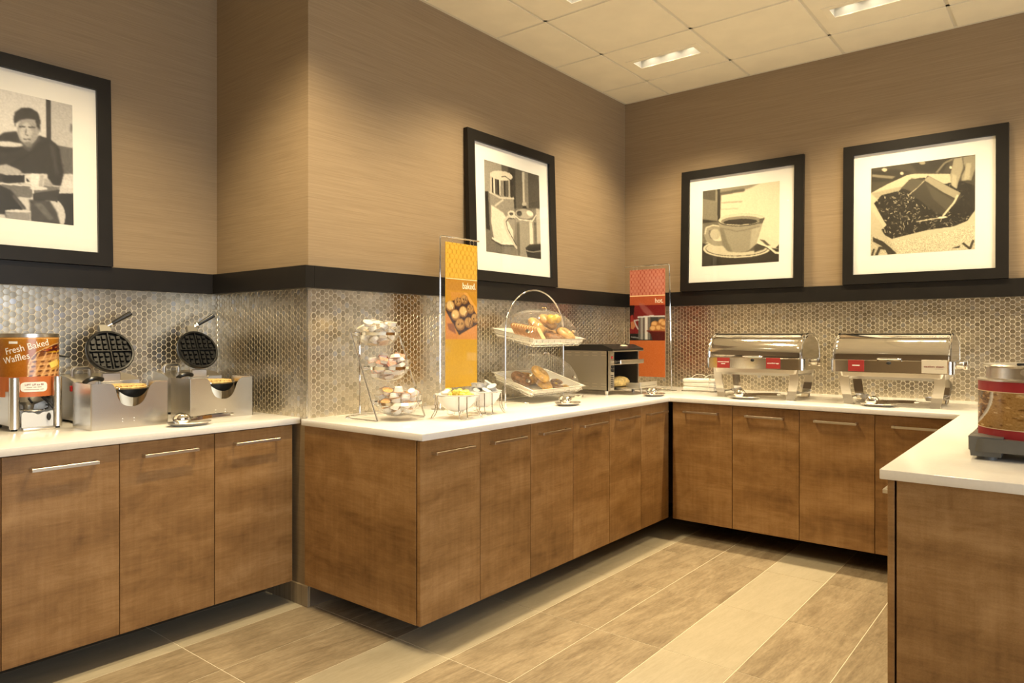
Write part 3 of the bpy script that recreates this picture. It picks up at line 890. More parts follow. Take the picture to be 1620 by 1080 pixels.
# --- picture: scoop in a sack of coffee beans
def art_beans():
    g = Img(200, 200, 0.30, 7)
    g.T = quadmap((235, 333), (811, 252), (812, 776), (235, 815))
    g.poly([(235, 333), (811, 252), (811, 430), (235, 470)], 0.22, 3)
    for p, c in ((((240, 350), (380, 335), (470, 350), (400, 400), (240, 410)), 0.13), (((240, 365), (380, 375), (360, 390), (240, 380)), 0.5), (((460, 300), (690, 270), (640, 350), (500, 350)), 0.12)):
        g.poly(p, c, 3)
    g.ell(315, 340, 16, 10, 0.8, 0, 2); g.ell(415, 358, 11, 9, 0.85, 0, 2); g.ell(530, 300, 18, 10, 0.6, 0, 2); g.line([(610, 350), (650, 300), (690, 280)], 0.02, 0.5, 3); g.ell(683, 325, 8, 8, 0.9, 0, 1)
    # sack
    g.poly([(235, 470), (330, 420), (440, 370), (480, 360), (680, 360), (700, 420), (811, 470), (812, 776), (235, 815)], 0.80, 1)
    g.poly([(235, 470), (420, 430), (440, 460), (270, 500)], 0.66, 4)
    g.poly([(235, 560), (300, 640), (340, 720), (400, 790), (235, 815)], 0.74, 4)
    sack = g.mpoly([(235, 700), (350, 740), (560, 700), (811, 640), (812, 776), (235, 815)], 2)
    # beans
    bpoly = [(255, 525), (300, 480), (400, 455), (430, 430), (455, 395), (540, 380), (620, 420), (740, 400), (790, 420), (811, 470), (810, 560), (770, 620), (700, 650), (560, 670), (440, 700), (360, 720), (320, 700), (300, 670), (330, 645), (300, 600)]
    bm_ = g.mpoly(bpoly, 1)
    g.put(bm_, 0.075)
    rg = random.Random(5)
    bt = [g.T(*p) for p in bpoly]
    save = g.T; g.T = lambda x, y: (x, y)
    def inside(u, v):
        c = False
        for i in range(len(bt)):
            x0, y0 = bt[i]; x1, y1 = bt[(i+1) % len(bt)]
            if (y0 > v) != (y1 > v) and u < (x1-x0)*(v-y0)/(y1-y0)+x0: c = not c
        return c
    n = 0
    while n < 330:
        u, v = rg.uniform(0, 1), rg.uniform(0.15, 0.9)
        if not inside(u, v): continue
        n += 1
        a = rg.uniform(0, PI); l = rg.uniform(0.006, 0.013)
        g.line([(u-l*math.cos(a), v-l*math.sin(a)), (u+l*math.cos(a), v+l*math.sin(a))], 0.006, rg.uniform(0.25, 0.85), 0, 0.9)
    g.T = save
    g.poly([(700, 430), (740, 400), (811, 430), (811, 560), (740, 620), (690, 600)], 0.05, 4, 0.6)
    # scoop
    g.poly([(410, 440), (470, 385), (540, 395), (480, 460)], 0.30, 2)
    g.poly([(535, 400), (560, 370), (735, 465), (740, 490), (650, 590), (600, 570), (520, 510), (465, 475)], 0.20, 1)
    g.poly([(540, 395), (565, 372), (735, 465), (715, 500), (640, 460)], 0.62, 1)
    g.poly([(545, 410), (640, 470), (700, 510), (660, 560), (590, 500)], 0.28, 3)
    g.line([(720, 480), (700, 520), (645, 590)], 0.020, 0.85, 1); g.line([(540, 400), (500, 440), (450, 480)], 0.010, 0.75, 1)
    g.line([(500, 625), (580, 610), (665, 598)], 0.012, 0.92, 2); g.ell(640, 600, 22, 5, 1.0, -0.1, 1)
    # fingers
    g.poly([(700, 275), (742, 268), (760, 300), (725, 400), (715, 445), (685, 420), (680, 370)], 0.62, 2); g.poly([(690, 360), (715, 370), (712, 440), (690, 425)], 0.72, 3)
    g.poly([(745, 268), (811, 254), (811, 330), (790, 395), (740, 400), (738, 375), (760, 330)], 0.56, 2); g.poly([(765, 300), (790, 300), (780, 390), (750, 395)], 0.70, 3)
    g.line([(745, 275), (752, 320), (735, 380)], 0.008, 0.28, 2)
    # printed marks on the sacking
    g.noise(0.10, 0, sack)
    g.poly([(250, 712), (310, 735), (390, 800), (360, 808), (300, 760), (250, 735)], 0.16, 1); g.line([(270, 812), (290, 770), (330, 775), (345, 805)], 0.028, 0.18, 1); g.line([(245, 812), (255, 780)], 0.02, 0.18, 1)
    g.poly([(690, 770), (735, 755), (730, 768)], 0.2, 1); g.line([(750, 745), (785, 772), (800, 730)], 0.022, 0.2, 1)
    g.noise(0.012, 1)
    g.tint((0.06, 0.045, 0.02), (0.96, 0.91, 0.76))
    return g

PW, PH = 0.912, 0.925
def picture(label, img, loc, rz, lean):
    t = thing('framed_picture', label, 'picture', loc, (-R(lean), 0, R(rz)), 'framed photographs on the black ledge')
    # local: x right, y into the wall, z up; back of the frame at y = 0
    f = MB(); fw = 0.064; d = 0.032
    outer = [(-PW/2, 0), (PW/2, 0), (PW/2, PH), (-PW/2, PH)]
    inner = [(-PW/2+fw, fw), (PW/2-fw, fw), (PW/2-fw, PH-fw), (-PW/2+fw, PH-fw)]
    for i in range(4):      # four mitred rails
        a, b2 = outer[i], outer[(i+1) % 4]; c, e = inner[(i+1) % 4], inner[i]
        rail = MB().prism([a, b2, c, e], 0, d, RX(90))
        rail.build('frame_rail', M_black, t, 0)
    MB().box(-PW/2+fw-0.005, -0.014, fw-0.005, PW/2-fw+0.005, -0.010, PH-fw+0.005).build('mount', M_mat, t, 0)
    print_mesh('photo_print', img, 0.576, 0.576, M_print, t, M=T(0, -0.0148, 0.186))
    MB().box(-PW/2+fw, -0.0215, fw, PW/2-fw, -0.0195, PH-fw).build('glazing', M_glass, t, 0)
    return t
zl = zl1 + 0.0005
picture('black-framed photo of a dark-haired man reading over a cup at a table', art_reader(), (1.489-PW/2, YL-0.032, zl), 0, 1.8)
picture('black-framed photo of a sugar pourer and a metal cream jug', art_pourer(), (4.080-PW/2, YB-0.032, zl), 0, 1.8)
picture('black-framed photo of a coffee cup on a saucer', art_cup(), (XB-0.032, 1.946, zl), -90, 1.8)
picture('black-framed photo of a scoop in a sack of coffee beans', art_beans(), (XB-0.032, 0.777, zl), -90, 1.8)

# ------------------------------------------------------------------ hanging banners on chrome stands
def honeycomb(g, y0, y1, bg, fg, n=8.0):
    m = g.mpoly([(0, y0), (1, y0), (1, y1), (0, y1)], 0)
    asp = g.h/g.w
    a = g.x*n; b2 = g.y*asp*n*1.16
    best = np.full(a.shape, 9.0)
    for off in (0.0, 0.5):
        da = (a+off) - np.round(a+off); db = (b2 + (1.0 if off else 0.0)*0.86)/1.72
        db = (db-np.round(db))*1.72
        ux, uy = np.abs(da), np.abs(db)/1.16
        best = np.minimum(best, np.maximum(ux, ux*0.5+uy*0.866))
    cell = (best < 0.42).astype(float)
    g.put(m, bg); g.put(m*g.blur(cell, 1), fg)
def art_baked():
    g = Img(84, 258, (0.80, 0.60, 0.10), 8)
    g.vgrad((0.70, 0.53, 0.09), (0.72, 0.56, 0.07))
    honeycomb(g, 0, 0.245, (0.62, 0.45, 0.10), (0.80, 0.63, 0.22), 7.5)
    g.poly([(0, 0.247), (1, 0.247), (1, 0.252), (0, 0.252)], (0.98, 0.93, 0.75), 0)
    g.poly([(0, 0.252), (1, 0.252), (1, 0.35), (0, 0.35)], (0.66, 0.46, 0.11), 0)
    g.poly([(0, 0.33), (1, 0.33), (1, 0.665), (0, 0.665)], (0.70, 0.50, 0.10), 0)
    g.poly([(0.15, 0.34), (0.62, 0.34), (0.55, 0.40), (0.2, 0.42)], (0.72, 0.50, 0.18), 2)
    g.poly([(0.55, 0.34), (0.66, 0.34), (1, 0.45), (1, 0.51)], (0.82, 0.58, 0.25), 1)
    g.poly([(0, 0.42), (0.35, 0.39), (0.62, 0.36), (1, 0.50), (1, 0.57), (0.42, 0.64), (0, 0.47)], (0.22, 0.12, 0.05), 1)
    g.poly([(0, 0.47), (0.40, 0.64), (0.36, 0.665), (0, 0.665)], (0.72, 0.47, 0.22), 1)
    g.poly([(0.40, 0.64), (1, 0.56), (1, 0.665), (0.36, 0.665)], (0.74, 0.50, 0.25), 1)
    g.poly([(0.05, 0.56), (0.25, 0.56), (0.32, 0.63), (0.10, 0.60)], (0.50, 0.30, 0.16), 2)
    rg = random.Random(2)
    for cx, cy, r in ((0.15, 0.44, 0.14), (0.38, 0.41, 0.11), (0.58, 0.39, 0.12), (0.78, 0.455, 0.12), (0.55, 0.475, 0.14), (0.31, 0.50, 0.14), (0.92, 0.52, 0.12), (0.45, 0.565, 0.155), (0.72, 0.55, 0.14)):
        ry = r*0.27
        dark = rg.random() < 0.45
        g.ell(cx, cy, r, ry, (0.50, 0.35, 0.17), 0, 1); g.ell(cx-0.01, cy-0.006, r*0.8, ry*0.8, (0.66, 0.50, 0.28) if dark else (0.80, 0.66, 0.42), 0, 2)
        for k in range(5 if dark else 3):
            a = rg.uniform(0, 6.28); q = rg.uniform(0.2, 0.6)
            g.ell(cx+r*q*math.cos(a), cy+ry*q*math.sin(a), 0.02, 0.006, (0.28, 0.18, 0.08) if dark else (0.90, 0.80, 0.60), a, 0)
    g.poly([(0, 0.665), (1, 0.665), (1, 0.672), (0, 0.672)], (0.76, 0.54, 0.08), 0)
    g.noise(0.01, 1)
    return g
def art_hot():
    g = Img(92, 252, (0.70, 0.37, 0.20), 9)
    honeycomb(g, 0, 0.245, (0.56, 0.22, 0.16), (0.74, 0.46, 0.38), 9.5)
    g.poly([(0, 0.243), (1, 0.243), (1, 0.249), (0, 0.249)], (0.95, 0.82, 0.62), 0)
    g.poly([(0, 0.249), (1, 0.249), (1, 0.335), (0, 0.335)], (0.66, 0.32, 0.19), 0)
    g.poly([(0, 0.335), (1, 0.335), (1, 0.665), (0, 0.665)], (0.42, 0.10, 0.10), 0)
    g.poly([(0, 0.335), (0.14, 0.335), (0.10, 0.5), (0, 0.55)], (0.10, 0.03, 0.03), 2); g.poly([(0.02, 0.43), (0.10, 0.42), (0.13, 0.5), (0.02, 0.52)], (0.55, 0.16, 0.14), 2)
    g.ell(0.5, 0.39, 0.24, 0.035, (0.60, 0.38, 0.36), 0.3, 5, 0.6)
    g.poly([(0.03, 0.49), (0.12, 0.48), (0.17, 0.53), (0.10, 0.56), (0.03, 0.55)], (0.66, 0.42, 0.28), 1)
    g.poly([(0, 0.60), (1, 0.60), (1, 0.665), (0, 0.665)], (0.08, 0.06, 0.05), 2); g.line([(0.05, 0.63), (0.35, 0.64)], 0.03, (0.45, 0.45, 0.45), 1)
    for x0, x1, c in ((0.25, 0.31, 0.34), (0.31, 0.39, 0.56), (0.39, 0.44, 0.30), (0.44, 0.52, 0.78), (0.52, 0.60, 0.40), (0.60, 0.8, 0.22), (0.8, 1.0, 0.30)):
        g.poly([(x0, 0.44), (x1, 0.44), (x1, 0.655), (x0, 0.655)], (c, c*0.98, c*0.94), 2)
    g.line([(0.24, 0.445), (0.6, 0.436), (1, 0.44)], 0.035, (0.80, 0.80, 0.80), 1)
    g.line([(0.26, 0.47), (0.14, 0.475), (0.16, 0.50), (0.24, 0.555)], 0.035, (0.70, 0.68, 0.66), 1)
    for cx, cy in ((0.72, 0.515), (0.92, 0.495), (0.68, 0.555), (0.84, 0.55), (0.98, 0.545), (0.98, 0.51)):
        g.ell(cx, cy, 0.115, 0.034, (0.60, 0.40, 0.22), 0, 1); g.ell(cx-0.02, cy-0.008, 0.075, 0.020, (0.80, 0.62, 0.40), 0, 2)
    g.poly([(0.50, 0.572), (1, 0.582), (1, 0.665), (0.66, 0.665), (0.60, 0.60)], (0.28, 0.06, 0.06), 1); g.line([(0.5, 0.574), (1, 0.58)], 0.03, (0.42, 0.14, 0.10), 1)
    g.poly([(0, 0.663), (1, 0.663), (1, 1), (0, 1)], (0.70, 0.38, 0.19), 0)
    g.noise(0.008, 1)
    return g
M_ink = plain('cream_lettering', (0.86, 0.80, 0.62), 0.5)
def banner_stand(label, img, word, loc, rz, post_h, arm, bw, bh, x0, lean, board_col, dirn=1):
    # local: arm runs along +x from the post (dirn -1: along -x)
    t = thing('banner_stand', label, 'sign', loc, (0, 0, R(rz)), 'banner stands on the worktop')
    m = MB()
    m.rbox(-0.02 if dirn > 0 else -arm*0.8, -0.05, 0, arm*0.8 if dirn > 0 else 0.02, 0.05, 0.005, 0.002, 1)
    m.build('base_plate', M_steel, t)
    p = fillet([(0, 0, 0.004), (lean, 0, post_h), (lean+dirn*arm, 0, post_h)], 0.012, 4)
    MB().tube(p, 0.0045, 10).build('post', M_chrome, t)
    MB().cyl((-0.012+lean*0.5, 0, post_h*0.55), (0.012+lean*0.5, 0, post_h*0.55), 0.006, n=12).build('clamp_screw', M_chrome, t)
    top = post_h-0.028
    bx = lean+dirn*(x0+bw/2)
    M0 = T(bx, 0.0, top-bh)
    bd = MB().box(-bw/2, -0.0015, 0, bw/2, 0.0015, bh).build('board', board_col, t, 0, M0)
    print_mesh('banner_print', img, bw, bh, M_printg, bd, M=T(0, -0.0019, 0))
    text_part('lettering', word, 0.050, M_ink, bd, T(bw/2-0.012, -0.0022, bh*0.705) @ RX(90), 'RIGHT', sx=0.86)
    for q in (-0.34, 0.34):
        MB().tube([(c[0], c[2], c[1]) for c in ring((bx+q*bw, top+0.012, 0.0), 0.016, 18, ry=0.018)], 0.0013, 6, True).build('hanging_hook', M_chrome, t)
    return t
M_ybd = plain('yellow_board', (0.62, 0.36, 0.02), 0.4); M_obd = plain('orange_board', (0.55, 0.13, 0.03), 0.4)
banner_stand('chrome banner stand with the yellow baked sign', art_baked(), 'baked.', (2.741, 2.696, ZT), 0, 0.943, 0.318, 0.258, 0.800, 0.042, 0.0, M_ybd)
banner_stand('chrome banner stand with the orange hot sign', art_hot(), 'hot.', (4.72, 2.30, ZT), -90, 0.920, 0.365, 0.290, 0.795, 0.032, -0.02, M_obd, -1)
# ------------------------------------------------------------------ batter dispenser
M_lab = plain('label_brown', (0.30, 0.10, 0.02), 0.4)
M_ltxt = plain('white_lettering', (0.85, 0.82, 0.75), 0.5)
M_dtxt = plain('dark_red_lettering', (0.20, 0.02, 0.015), 0.6)
M_dim = plain('dark_recess', (0.02, 0.02, 0.022), 0.5)
M_haze = plain('frosted_plastic', (0.62, 0.64, 0.68), 0.35)
def art_waffle_label():
    g = Img(200, 96, (0.60, 0.34, 0.08), 11)
    g.vgrad((0.66, 0.44, 0.13), (0.52, 0.22, 0.05))
    g.ell(0.36, 1.05, 0.20, 0.75, (0.66, 0.42, 0.10), 0, 8, 0.7)
    ph = [(0.50, 1.0), (0.505, 0.70), (0.53, 0.52), (0.58, 0.38), (0.66, 0.28), (0.78, 0.18), (1.0, 0.12), (1.0, 1.0)]
    g.poly(ph, (0.42, 0.24, 0.12), 1)
    g.poly([(0.62, 0.36), (0.70, 0.24), (1.0, 0.12), (1.0, 0.40)], (0.32, 0.10, 0.07), 2)
    g.poly([(0.64, 0.40), (0.80, 0.34), (1.0, 0.33), (1.0, 0.40)], (0.78, 0.60, 0.12), 2)
    rg = random.Random(1)
    for k in range(28):
        g.ell(rg.uniform(0.64, 0.98), rg.uniform(0.18, 0.36), 0.012, 0.03, rg.choice([(0.55, 0.16, 0.12), (0.25, 0.08, 0.08), (0.72, 0.45, 0.16)]), rg.uniform(0, 3), 1)
    wf = g.mpoly([(0.505, 1.0), (0.51, 0.62), (0.60, 0.50), (0.72, 0.44), (0.98, 0.44), (1.0, 0.6), (1.0, 1.0)], 1)
    g.put(wf, (0.70, 0.50, 0.30))
    for k in range(-4, 9):
        g.line([(0.46+k*0.075, 1.05), (0.60+k*0.075, 0.40)], 0.016, (0.86, 0.68, 0.46), 1, 0.8)
    for k in range(6):
        g.line([(0.48, 0.60+k*0.13), (1.02, 0.48+k*0.13)], 0.012, (0.84, 0.66, 0.44), 1, 0.8)
    for k in range(-3, 8):
        for j in range(5):
            g.ell(0.56+k*0.075+j*-0.012, 0.62+j*0.12, 0.018, 0.030, (0.34, 0.19, 0.10), 0.4, 1, 0.85)
    out = 1-g.mpoly(ph, 0)
    base = Img(200, 96, 0, 11); base.vgrad((0.66, 0.44, 0.13), (0.52, 0.22, 0.05))
    base.ell(0.36, 1.05, 0.20, 0.75, (0.66, 0.42, 0.10), 0, 8, 0.7)
    g.a = g.a*(1-out[..., None])+base.a*out[..., None]
    g.poly([(0.84, 0.62), (0.93, 0.56), (0.965, 0.70), (0.87, 0.80)], (0.92, 0.72, 0.18), 1)
    g.poly([(0.70, 0.66), (0.83, 0.56), (0.86, 0.72), (0.73, 0.80)], (0.95, 0.82, 0.42), 1); g.poly([(0.73, 0.80), (0.86, 0.72), (0.86, 0.77), (0.735, 0.85)], (0.76, 0.58, 0.22), 1)
    g.line(ph[:7], 0.006, (0.93, 0.86, 0.66), 1)
    g.poly([(0, 0.02), (1, 0.02), (1, 0.045), (0, 0.045)], (0.86, 0.66, 0.40), 1)
    g.noise(0.012, 1)
    return g
t = thing('batter_dispenser', 'steel batter dispenser with a brown and orange waffle label beside the waffle maker', 'dispenser', (1.094, 3.60, ZT))
CR = 0.113
MB().lathe([(0.0, 0.148), (CR-0.02, 0.140), (CR-0.001, 0.145), (CR-0.001, 0.392), (CR+0.001, 0.394), (CR+0.001, 0.409), (CR-0.004, 0.411), (CR-0.006, 0.400), (0.0, 0.398)], 48).build('canister', M_steel, t)
def wrap(r, ctr_deg, span_deg, z0, z1):
    return lambda u, v: (r*math.cos(R(ctr_deg+span_deg*(u-0.5))), r*math.sin(R(ctr_deg+span_deg*(u-0.5))), z0+(z1-z0)*v)
FACE = -108.0                       # direction from the dispenser towards the room
lab = print_mesh('waffle_label', art_waffle_label(), 1, 1, M_printg, t, wrap(CR+0.0008, FACE, 205, 0.226, 0.394))
lab2 = MB().grid(40, 2, wrap(CR+0.0008, FACE, 205, 0.140, 0.226)).build('orange_label_band', plain('label_orange', (0.48, 0.13, 0.03), 0.4), t)
def bend(r, ctr, zc):
    def f(p):      # p.x along the label, p.y up, p.z out
        a = R(ctr)+p.x/r
        return ((r+p.z)*math.cos(a), (r+p.z)*math.sin(a), zc+p.y)
    return f
MT = RZ(14)
text_part('lettering', 'Fresh Baked', 0.040, M_ltxt, lab, T(0.005, 0.030, 0.0012) @ MT, 'CENTER', bend(CR, FACE-4, 0.322), sx=0.86)
text_part('lettering', 'Waffles', 0.040, M_ltxt, lab, T(-0.036, -0.018, 0.0012) @ MT, 'CENTER', bend(CR, FACE-4, 0.322), sx=0.86)
MB().grid(8, 1, lambda u, v: bend(CR, FACE-27, 0.372)(Vector(((u-0.5)*0.034, (v-0.5)*0.010, 0.0014)))).build('badge', M_ltxt, lab)
# rounded notice on the orange band
def rrect(w, h, r, n=6):
    out = []
    for cx, cy, a0 in ((w/2-r, h/2-r, 0), (-w/2+r, h/2-r, 90), (-w/2+r, -h/2+r, 180), (w/2-r, -h/2+r, 270)):
        for k in range(n+1):
            a = R(a0+90*k/n); out.append((cx+r*math.cos(a), cy+r*math.sin(a)))
    return out
bf = bend(CR, FACE+12, 0.182)
pr = MB(); rr = rrect(0.098, 0.042, 0.014)
outl = [bf(Vector((x, y, 0.0016))) for x, y in rr]
rows = 12
def notice(u, v):
    y = (v-0.5)*0.042; e = 0.049-max(0, 0.014-math.sqrt(max(0, 0.014**2-max(0, abs(y)-0.007)**2)))
    return bf(Vector(((u-0.5)*2*e, y, 0.0016)))
nt_ = MB().grid(16, rows, notice).build('notice', M_ltxt, t)
text_part('lettering', 'LIFT UP to fill', 0.0120, M_dtxt, nt_, T(0, 0.0095, 0.0022), 'CENTER', bf)
def print_strips(parent, words, y, h, mat, fn):
    # fine print too small to read in the photograph: one thin strip for each word
    for x0, x1 in words:
        MB().grid(6, 1, lambda u, v: fn(Vector((x0+(x1-x0)*u, y+(v-0.5)*h, 0.0022)))).build('fine_print', mat, parent)
M_fine = plain('faded_print', (0.42, 0.35, 0.29), 0.6)
print_strips(nt_, ((-0.028, -0.008), (-0.004, 0.007), (0.011, 0.026)), -0.0010, 0.0030, M_fine, bf)
print_strips(nt_, ((-0.036, 0.018), (0.021, 0.034)), -0.0105, 0.0030, M_fine, bf)
# stand: two rounded front columns with side panels, back plate, nozzle, wire loop, lever and tray
for s, x in ((-1, -0.085), (1, 0.0745)):
    m = MB().prism(rrect(0.034, 0.040, 0.014), 0.008, 0.224, T(x, -0.112, 0)).build('column', M_steelv, t)
    MB().rbox(x-0.013+s*0.003, -0.095, 0.02, x+0.013+s*0.003, 0.09, 0.165, 0.002, 1).build('side_panel', M_steel, t)
for x in (-0.085, 0.0745):
    for y in (-0.112, 0.085):
        MB().cyl((x, y, 0), (x, y, 0.010), 0.011, n=16).build('foot', M_rubber, t)
MB().rbox(-0.078, 0.085, 0.01, 0.068, 0.092, 0.20, 0.002, 1).build('back_plate', M_steel, t)
MB().lathe([(0.070, 0.142), (0.060, 0.115), (0.022, 0.098), (0.018, 0.070), (0.014, 0.070)], 24).build('nozzle', M_steel, t)
MB().tube([(0.068*math.cos(a)-0.006, -0.02+0.105*math.sin(a), 0.094+0.012*math.sin(a)) for a in [PI+PI*k/20 for k in range(21)]], 0.0038, 8).build('portion_lever', M_chrome, t)
MB().tube([(-0.02, -0.07, 0.13), (-0.012, -0.085, 0.112)], 0.0045, 8).build('valve_pin', M_dim, t)
MB().tube([(0.030, -0.06, 0.138), (0.055, -0.10, 0.10), (0.060, -0.11, 0.085)], 0.005, 8).build('stop_arm', M_dim, t)
m = MB()
def tray_top(u): return 0.072 + 0.005*math.sin(u*9.0) + 0.003*math.sin(u*21)
prof = [(-0.064+0.118*k/14, tray_top(k/14)) for k in range(15)]
m.prism([(-0.064, 0.012)] + prof + [(0.054, 0.012)], 0.0, 0.003, T(0, -0.126, 0) @ RX(90))
m.build('drip_shield', M_haze, t)
MB().rbox(-0.064, -0.150, 0.0, 0.056, -0.10, 0.013, 0.003, 2).build('drip_tray', M_steel, t)
MB().ell((0.036, -0.133, 0.053), 0.0085, 0.006, 0.017, 14, 8).build('latch_knob', M_rubber, t)

# ------------------------------------------------------------------ waffle makers
def waffle_maker(label, loc):
    t = thing('waffle_maker', label, 'waffle maker', loc, (0, 0, 0), 'waffle makers on the worktop')
    W, D, H = 0.322, 0.19, 0.197
    # splash guard: bent sheet with a scooped front
    cut = spline([(0.070, H, 0), (0.088, H-0.006, 0), (0.100, H-0.030, 0), (0.108, H-0.062, 0), (0.125, H-0.090, 0), (0.150, H-0.102, 0), (0.180, H-0.104, 0),
                  (0.208, H-0.090, 0), (0.225, H-0.065, 0), (0.236, H-0.035, 0), (0.250, H-0.012, 0), (0.268, H-0.002, 0)], 5)
    poly = [(0, 0), (W, 0), (W, H-0.002)] + [(p.x, p.y) for p in reversed(cut)] + [(0, H)]
    gd = MB().prism(poly, -0.0015, 0.0, RX(90))
    gd.box(0, 0.0, 0, 0.0015, D, H); gd.box(W-0.0015, 0.0, 0, W, D, H-0.002)
    gd.cyl((0.002, -0.0002, 0), (0.002, -0.0002, H), 0.003, n=10)
    gd.build('splash_guard', M_sheet, t, 30)
    for x in (0.128, 0.176):
        for z in (0.030, 0.042): MB().ell((x, 0.0, z), 0.0028, 0.0016, 0.0028, 10, 6).build('rivet', M_chrome, t)
    # housing behind
    b = MB()
    pr_ = [(0.34, 0.012), (0.52, 0.012), (0.52, 0.218), (0.40, 0.205), (0.34, 0.188)]
    Mx = Matrix(((0, 0, 1, 0), (1, 0, 0, 0), (0, 1, 0, 0), (0, 0, 0, 1)))
    b.prism(pr_, 0.058, 0.345, Mx)
    bd = b.build('housing', M_steel, t, 20)
    MB().rbox(0.052, 0.36, 0.145, 0.0585, 0.378, 0.172, 0.003, 1).build('power_switch', M_red, bd)
    for x in (0.08, 0.325):
        for y in (0.36, 0.50): MB().cyl((x, y, 0), (x, y, 0.0125), 0.012, n=14).build('foot', M_rubber, t)
    MB().rbox(0.145, 0.05, 0.012, 0.285, 0.345, 0.02, 0.002, 1).build('base_plate', M_steel, t)
    MB().cyl((0.213, 0.19, 0.018), (0.213, 0.19, 0.115), 0.022, n=20).build('pedestal', M_steel, t)
    # support arch behind the lid
    MB().tube(fillet([(0.09, 0.45, 0.20), (0.09, 0.45, 0.247), (0.165, 0.45, 0.247), (0.165, 0.45, 0.205)], 0.015, 4), 0.0085, 10).build('rear_arch', M_steel, t)
    # lower plate
    MB().lathe([(0.0, 0.108), (0.075, 0.108), (0.095, 0.118), (0.103, 0.135), (0.105, 0.158), (0.101, 0.161), (0.094, 0.158), (0.092, 0.148), (0.0, 0.146)], 44, T(0.213, 0.19, 0)).build('lower_plate', M_iron, t)
    # polished thumb guard hanging at the front of the lower plate
    def guard(u, v):
        a = R(-90 + (u-0.5)*74)
        zt = 0.166 - 0.042*math.sin(PI*u)**0.7
        zb = 0.098 - 0.012*math.sin(PI*u)
        r_ = 0.110 + 0.010*(1-v)
        return (0.213+r_*math.cos(a), 0.19+r_*math.sin(a), zb+(zt-zb)*v)
    MB().grid(24, 8, guard).build('thumb_guard', M_mirror, t)
    for a in (-127, -53):
        c = Vector((0.213+0.110*math.cos(R(a)), 0.19+0.110*math.sin(R(a)), 0.163))
        tg = Vector((-math.sin(R(a)), math.cos(R(a)), 0))
        MB().tube([c+tg*(0.009*math.cos(q))+Vector((0, 0, 0.010*math.sin(q))) for q in [PI*k/8 for k in range(9)]], 0.0022, 6).build('guard_hook', M_chrome, t)
    # hinge
    h = MB(); h.rbox(0.168, 0.315, 0.185, 0.250, 0.335, 0.226, 0.003, 1); h.cyl((0.160, 0.325, 0.182), (0.258, 0.325, 0.182), 0.011, n=16)
    h.rbox(0.17, 0.285, 0.168, 0.248, 0.33, 0.180, 0.003, 1)
    h.build('hinge', M_steel, t)
    MB().tube(spline([(0.085, 0.30, 0.185), (0.10, 0.285, 0.20), (0.13, 0.285, 0.205), (0.165, 0.31, 0.198)], 5), 0.0105, 10).build('hinge_grip', M_bakelite, t)
    # lid, open: disc with waffle pegs facing the room
    LM = T(0.213, 0.345, 0.325) @ RX(90-26)           # local z = disc normal (towards room and up)
    rim = MB().lathe([(0.0, -0.030), (0.080, -0.030), (0.098, -0.022), (0.105, -0.004), (0.106, 0.010), (0.102, 0.014), (0.095, 0.013), (0.093, 0.0), (0.0, 0.0)], 48, LM)
    lid = rim.build('lid', M_iron, t, 40)
    pegs = MB(); st = 0.0262
    for sx in (-1, 1):
        for sy in (-1, 1):
            for i in range(3):
                for j in range(3):
                    cx = sx*(0.0185+i*st); cy = sy*(0.0185+j*st)
                    if math.hypot(cx, cy) > 0.0855: continue
                    w0, w1 = 0.0098, 0.0078
                    v = [(cx+a*w0, cy+c*w0, 0) for a, c in ((-1,-1),(1,-1),(1,1),(-1,1))] + [(cx+a*w1, cy+c*w1, 0.0105) for a, c in ((-1,-1),(1,-1),(1,1),(-1,1))]
                    pegs.add(v, [(4,5,6,7),(0,1,5,4),(1,2,6,5),(2,3,7,6),(3,0,4,7)], LM)
    for a in (0, 90):
        pegs.box(-0.093, -0.0024, 0, 0.093, 0.0024, 0.0125, LM @ RZ(a))
    pegs.build('waffle_grid', M_iron, lid, 0)
    # steel neck at the far edge, flange and grip
    nk = MB(); nk.rbox(-0.027, 0.098, -0.022, 0.027, 0.142, 0.004, 0.002, 1, LM); nk.rbox(-0.034, 0.092, -0.026, 0.034, 0.108, -0.002, 0.002, 1, LM)
    nk.build('lid_neck', M_dull, lid)
    p0 = LM @ Vector((0.014, 0.138, -0.004)); dv = Vector((0.80, -0.18, 0.52)).normalized()
    hd = MB(); hd.cyl(p0-dv*0.006, p0+dv*0.018, 0.009, n=16); hd.cyl(p0+dv*0.016, p0+dv*0.021, 0.019, n=24); hd.build('flange', M_chrome, lid)
    g_ = MB(); g_.tube([p0+dv*q for q in (0.020, 0.03, 0.06, 0.10, 0.118, 0.121)], [0.0085, 0.0095, 0.0105, 0.0120, 0.0120, 0.0095], 18)
    g_.build('grip', M_bakelite, lid)
    return t
waffle_maker('open waffle maker standing nearer the batter dispenser', (1.207, 3.232, ZT))
waffle_maker('open waffle maker standing nearer the return wall, behind the tongs plate', (1.648, 3.262, ZT))
M_waf = plain('baked_waffle', (0.62, 0.42, 0.16), 0.65, var=0.25, scale=70)
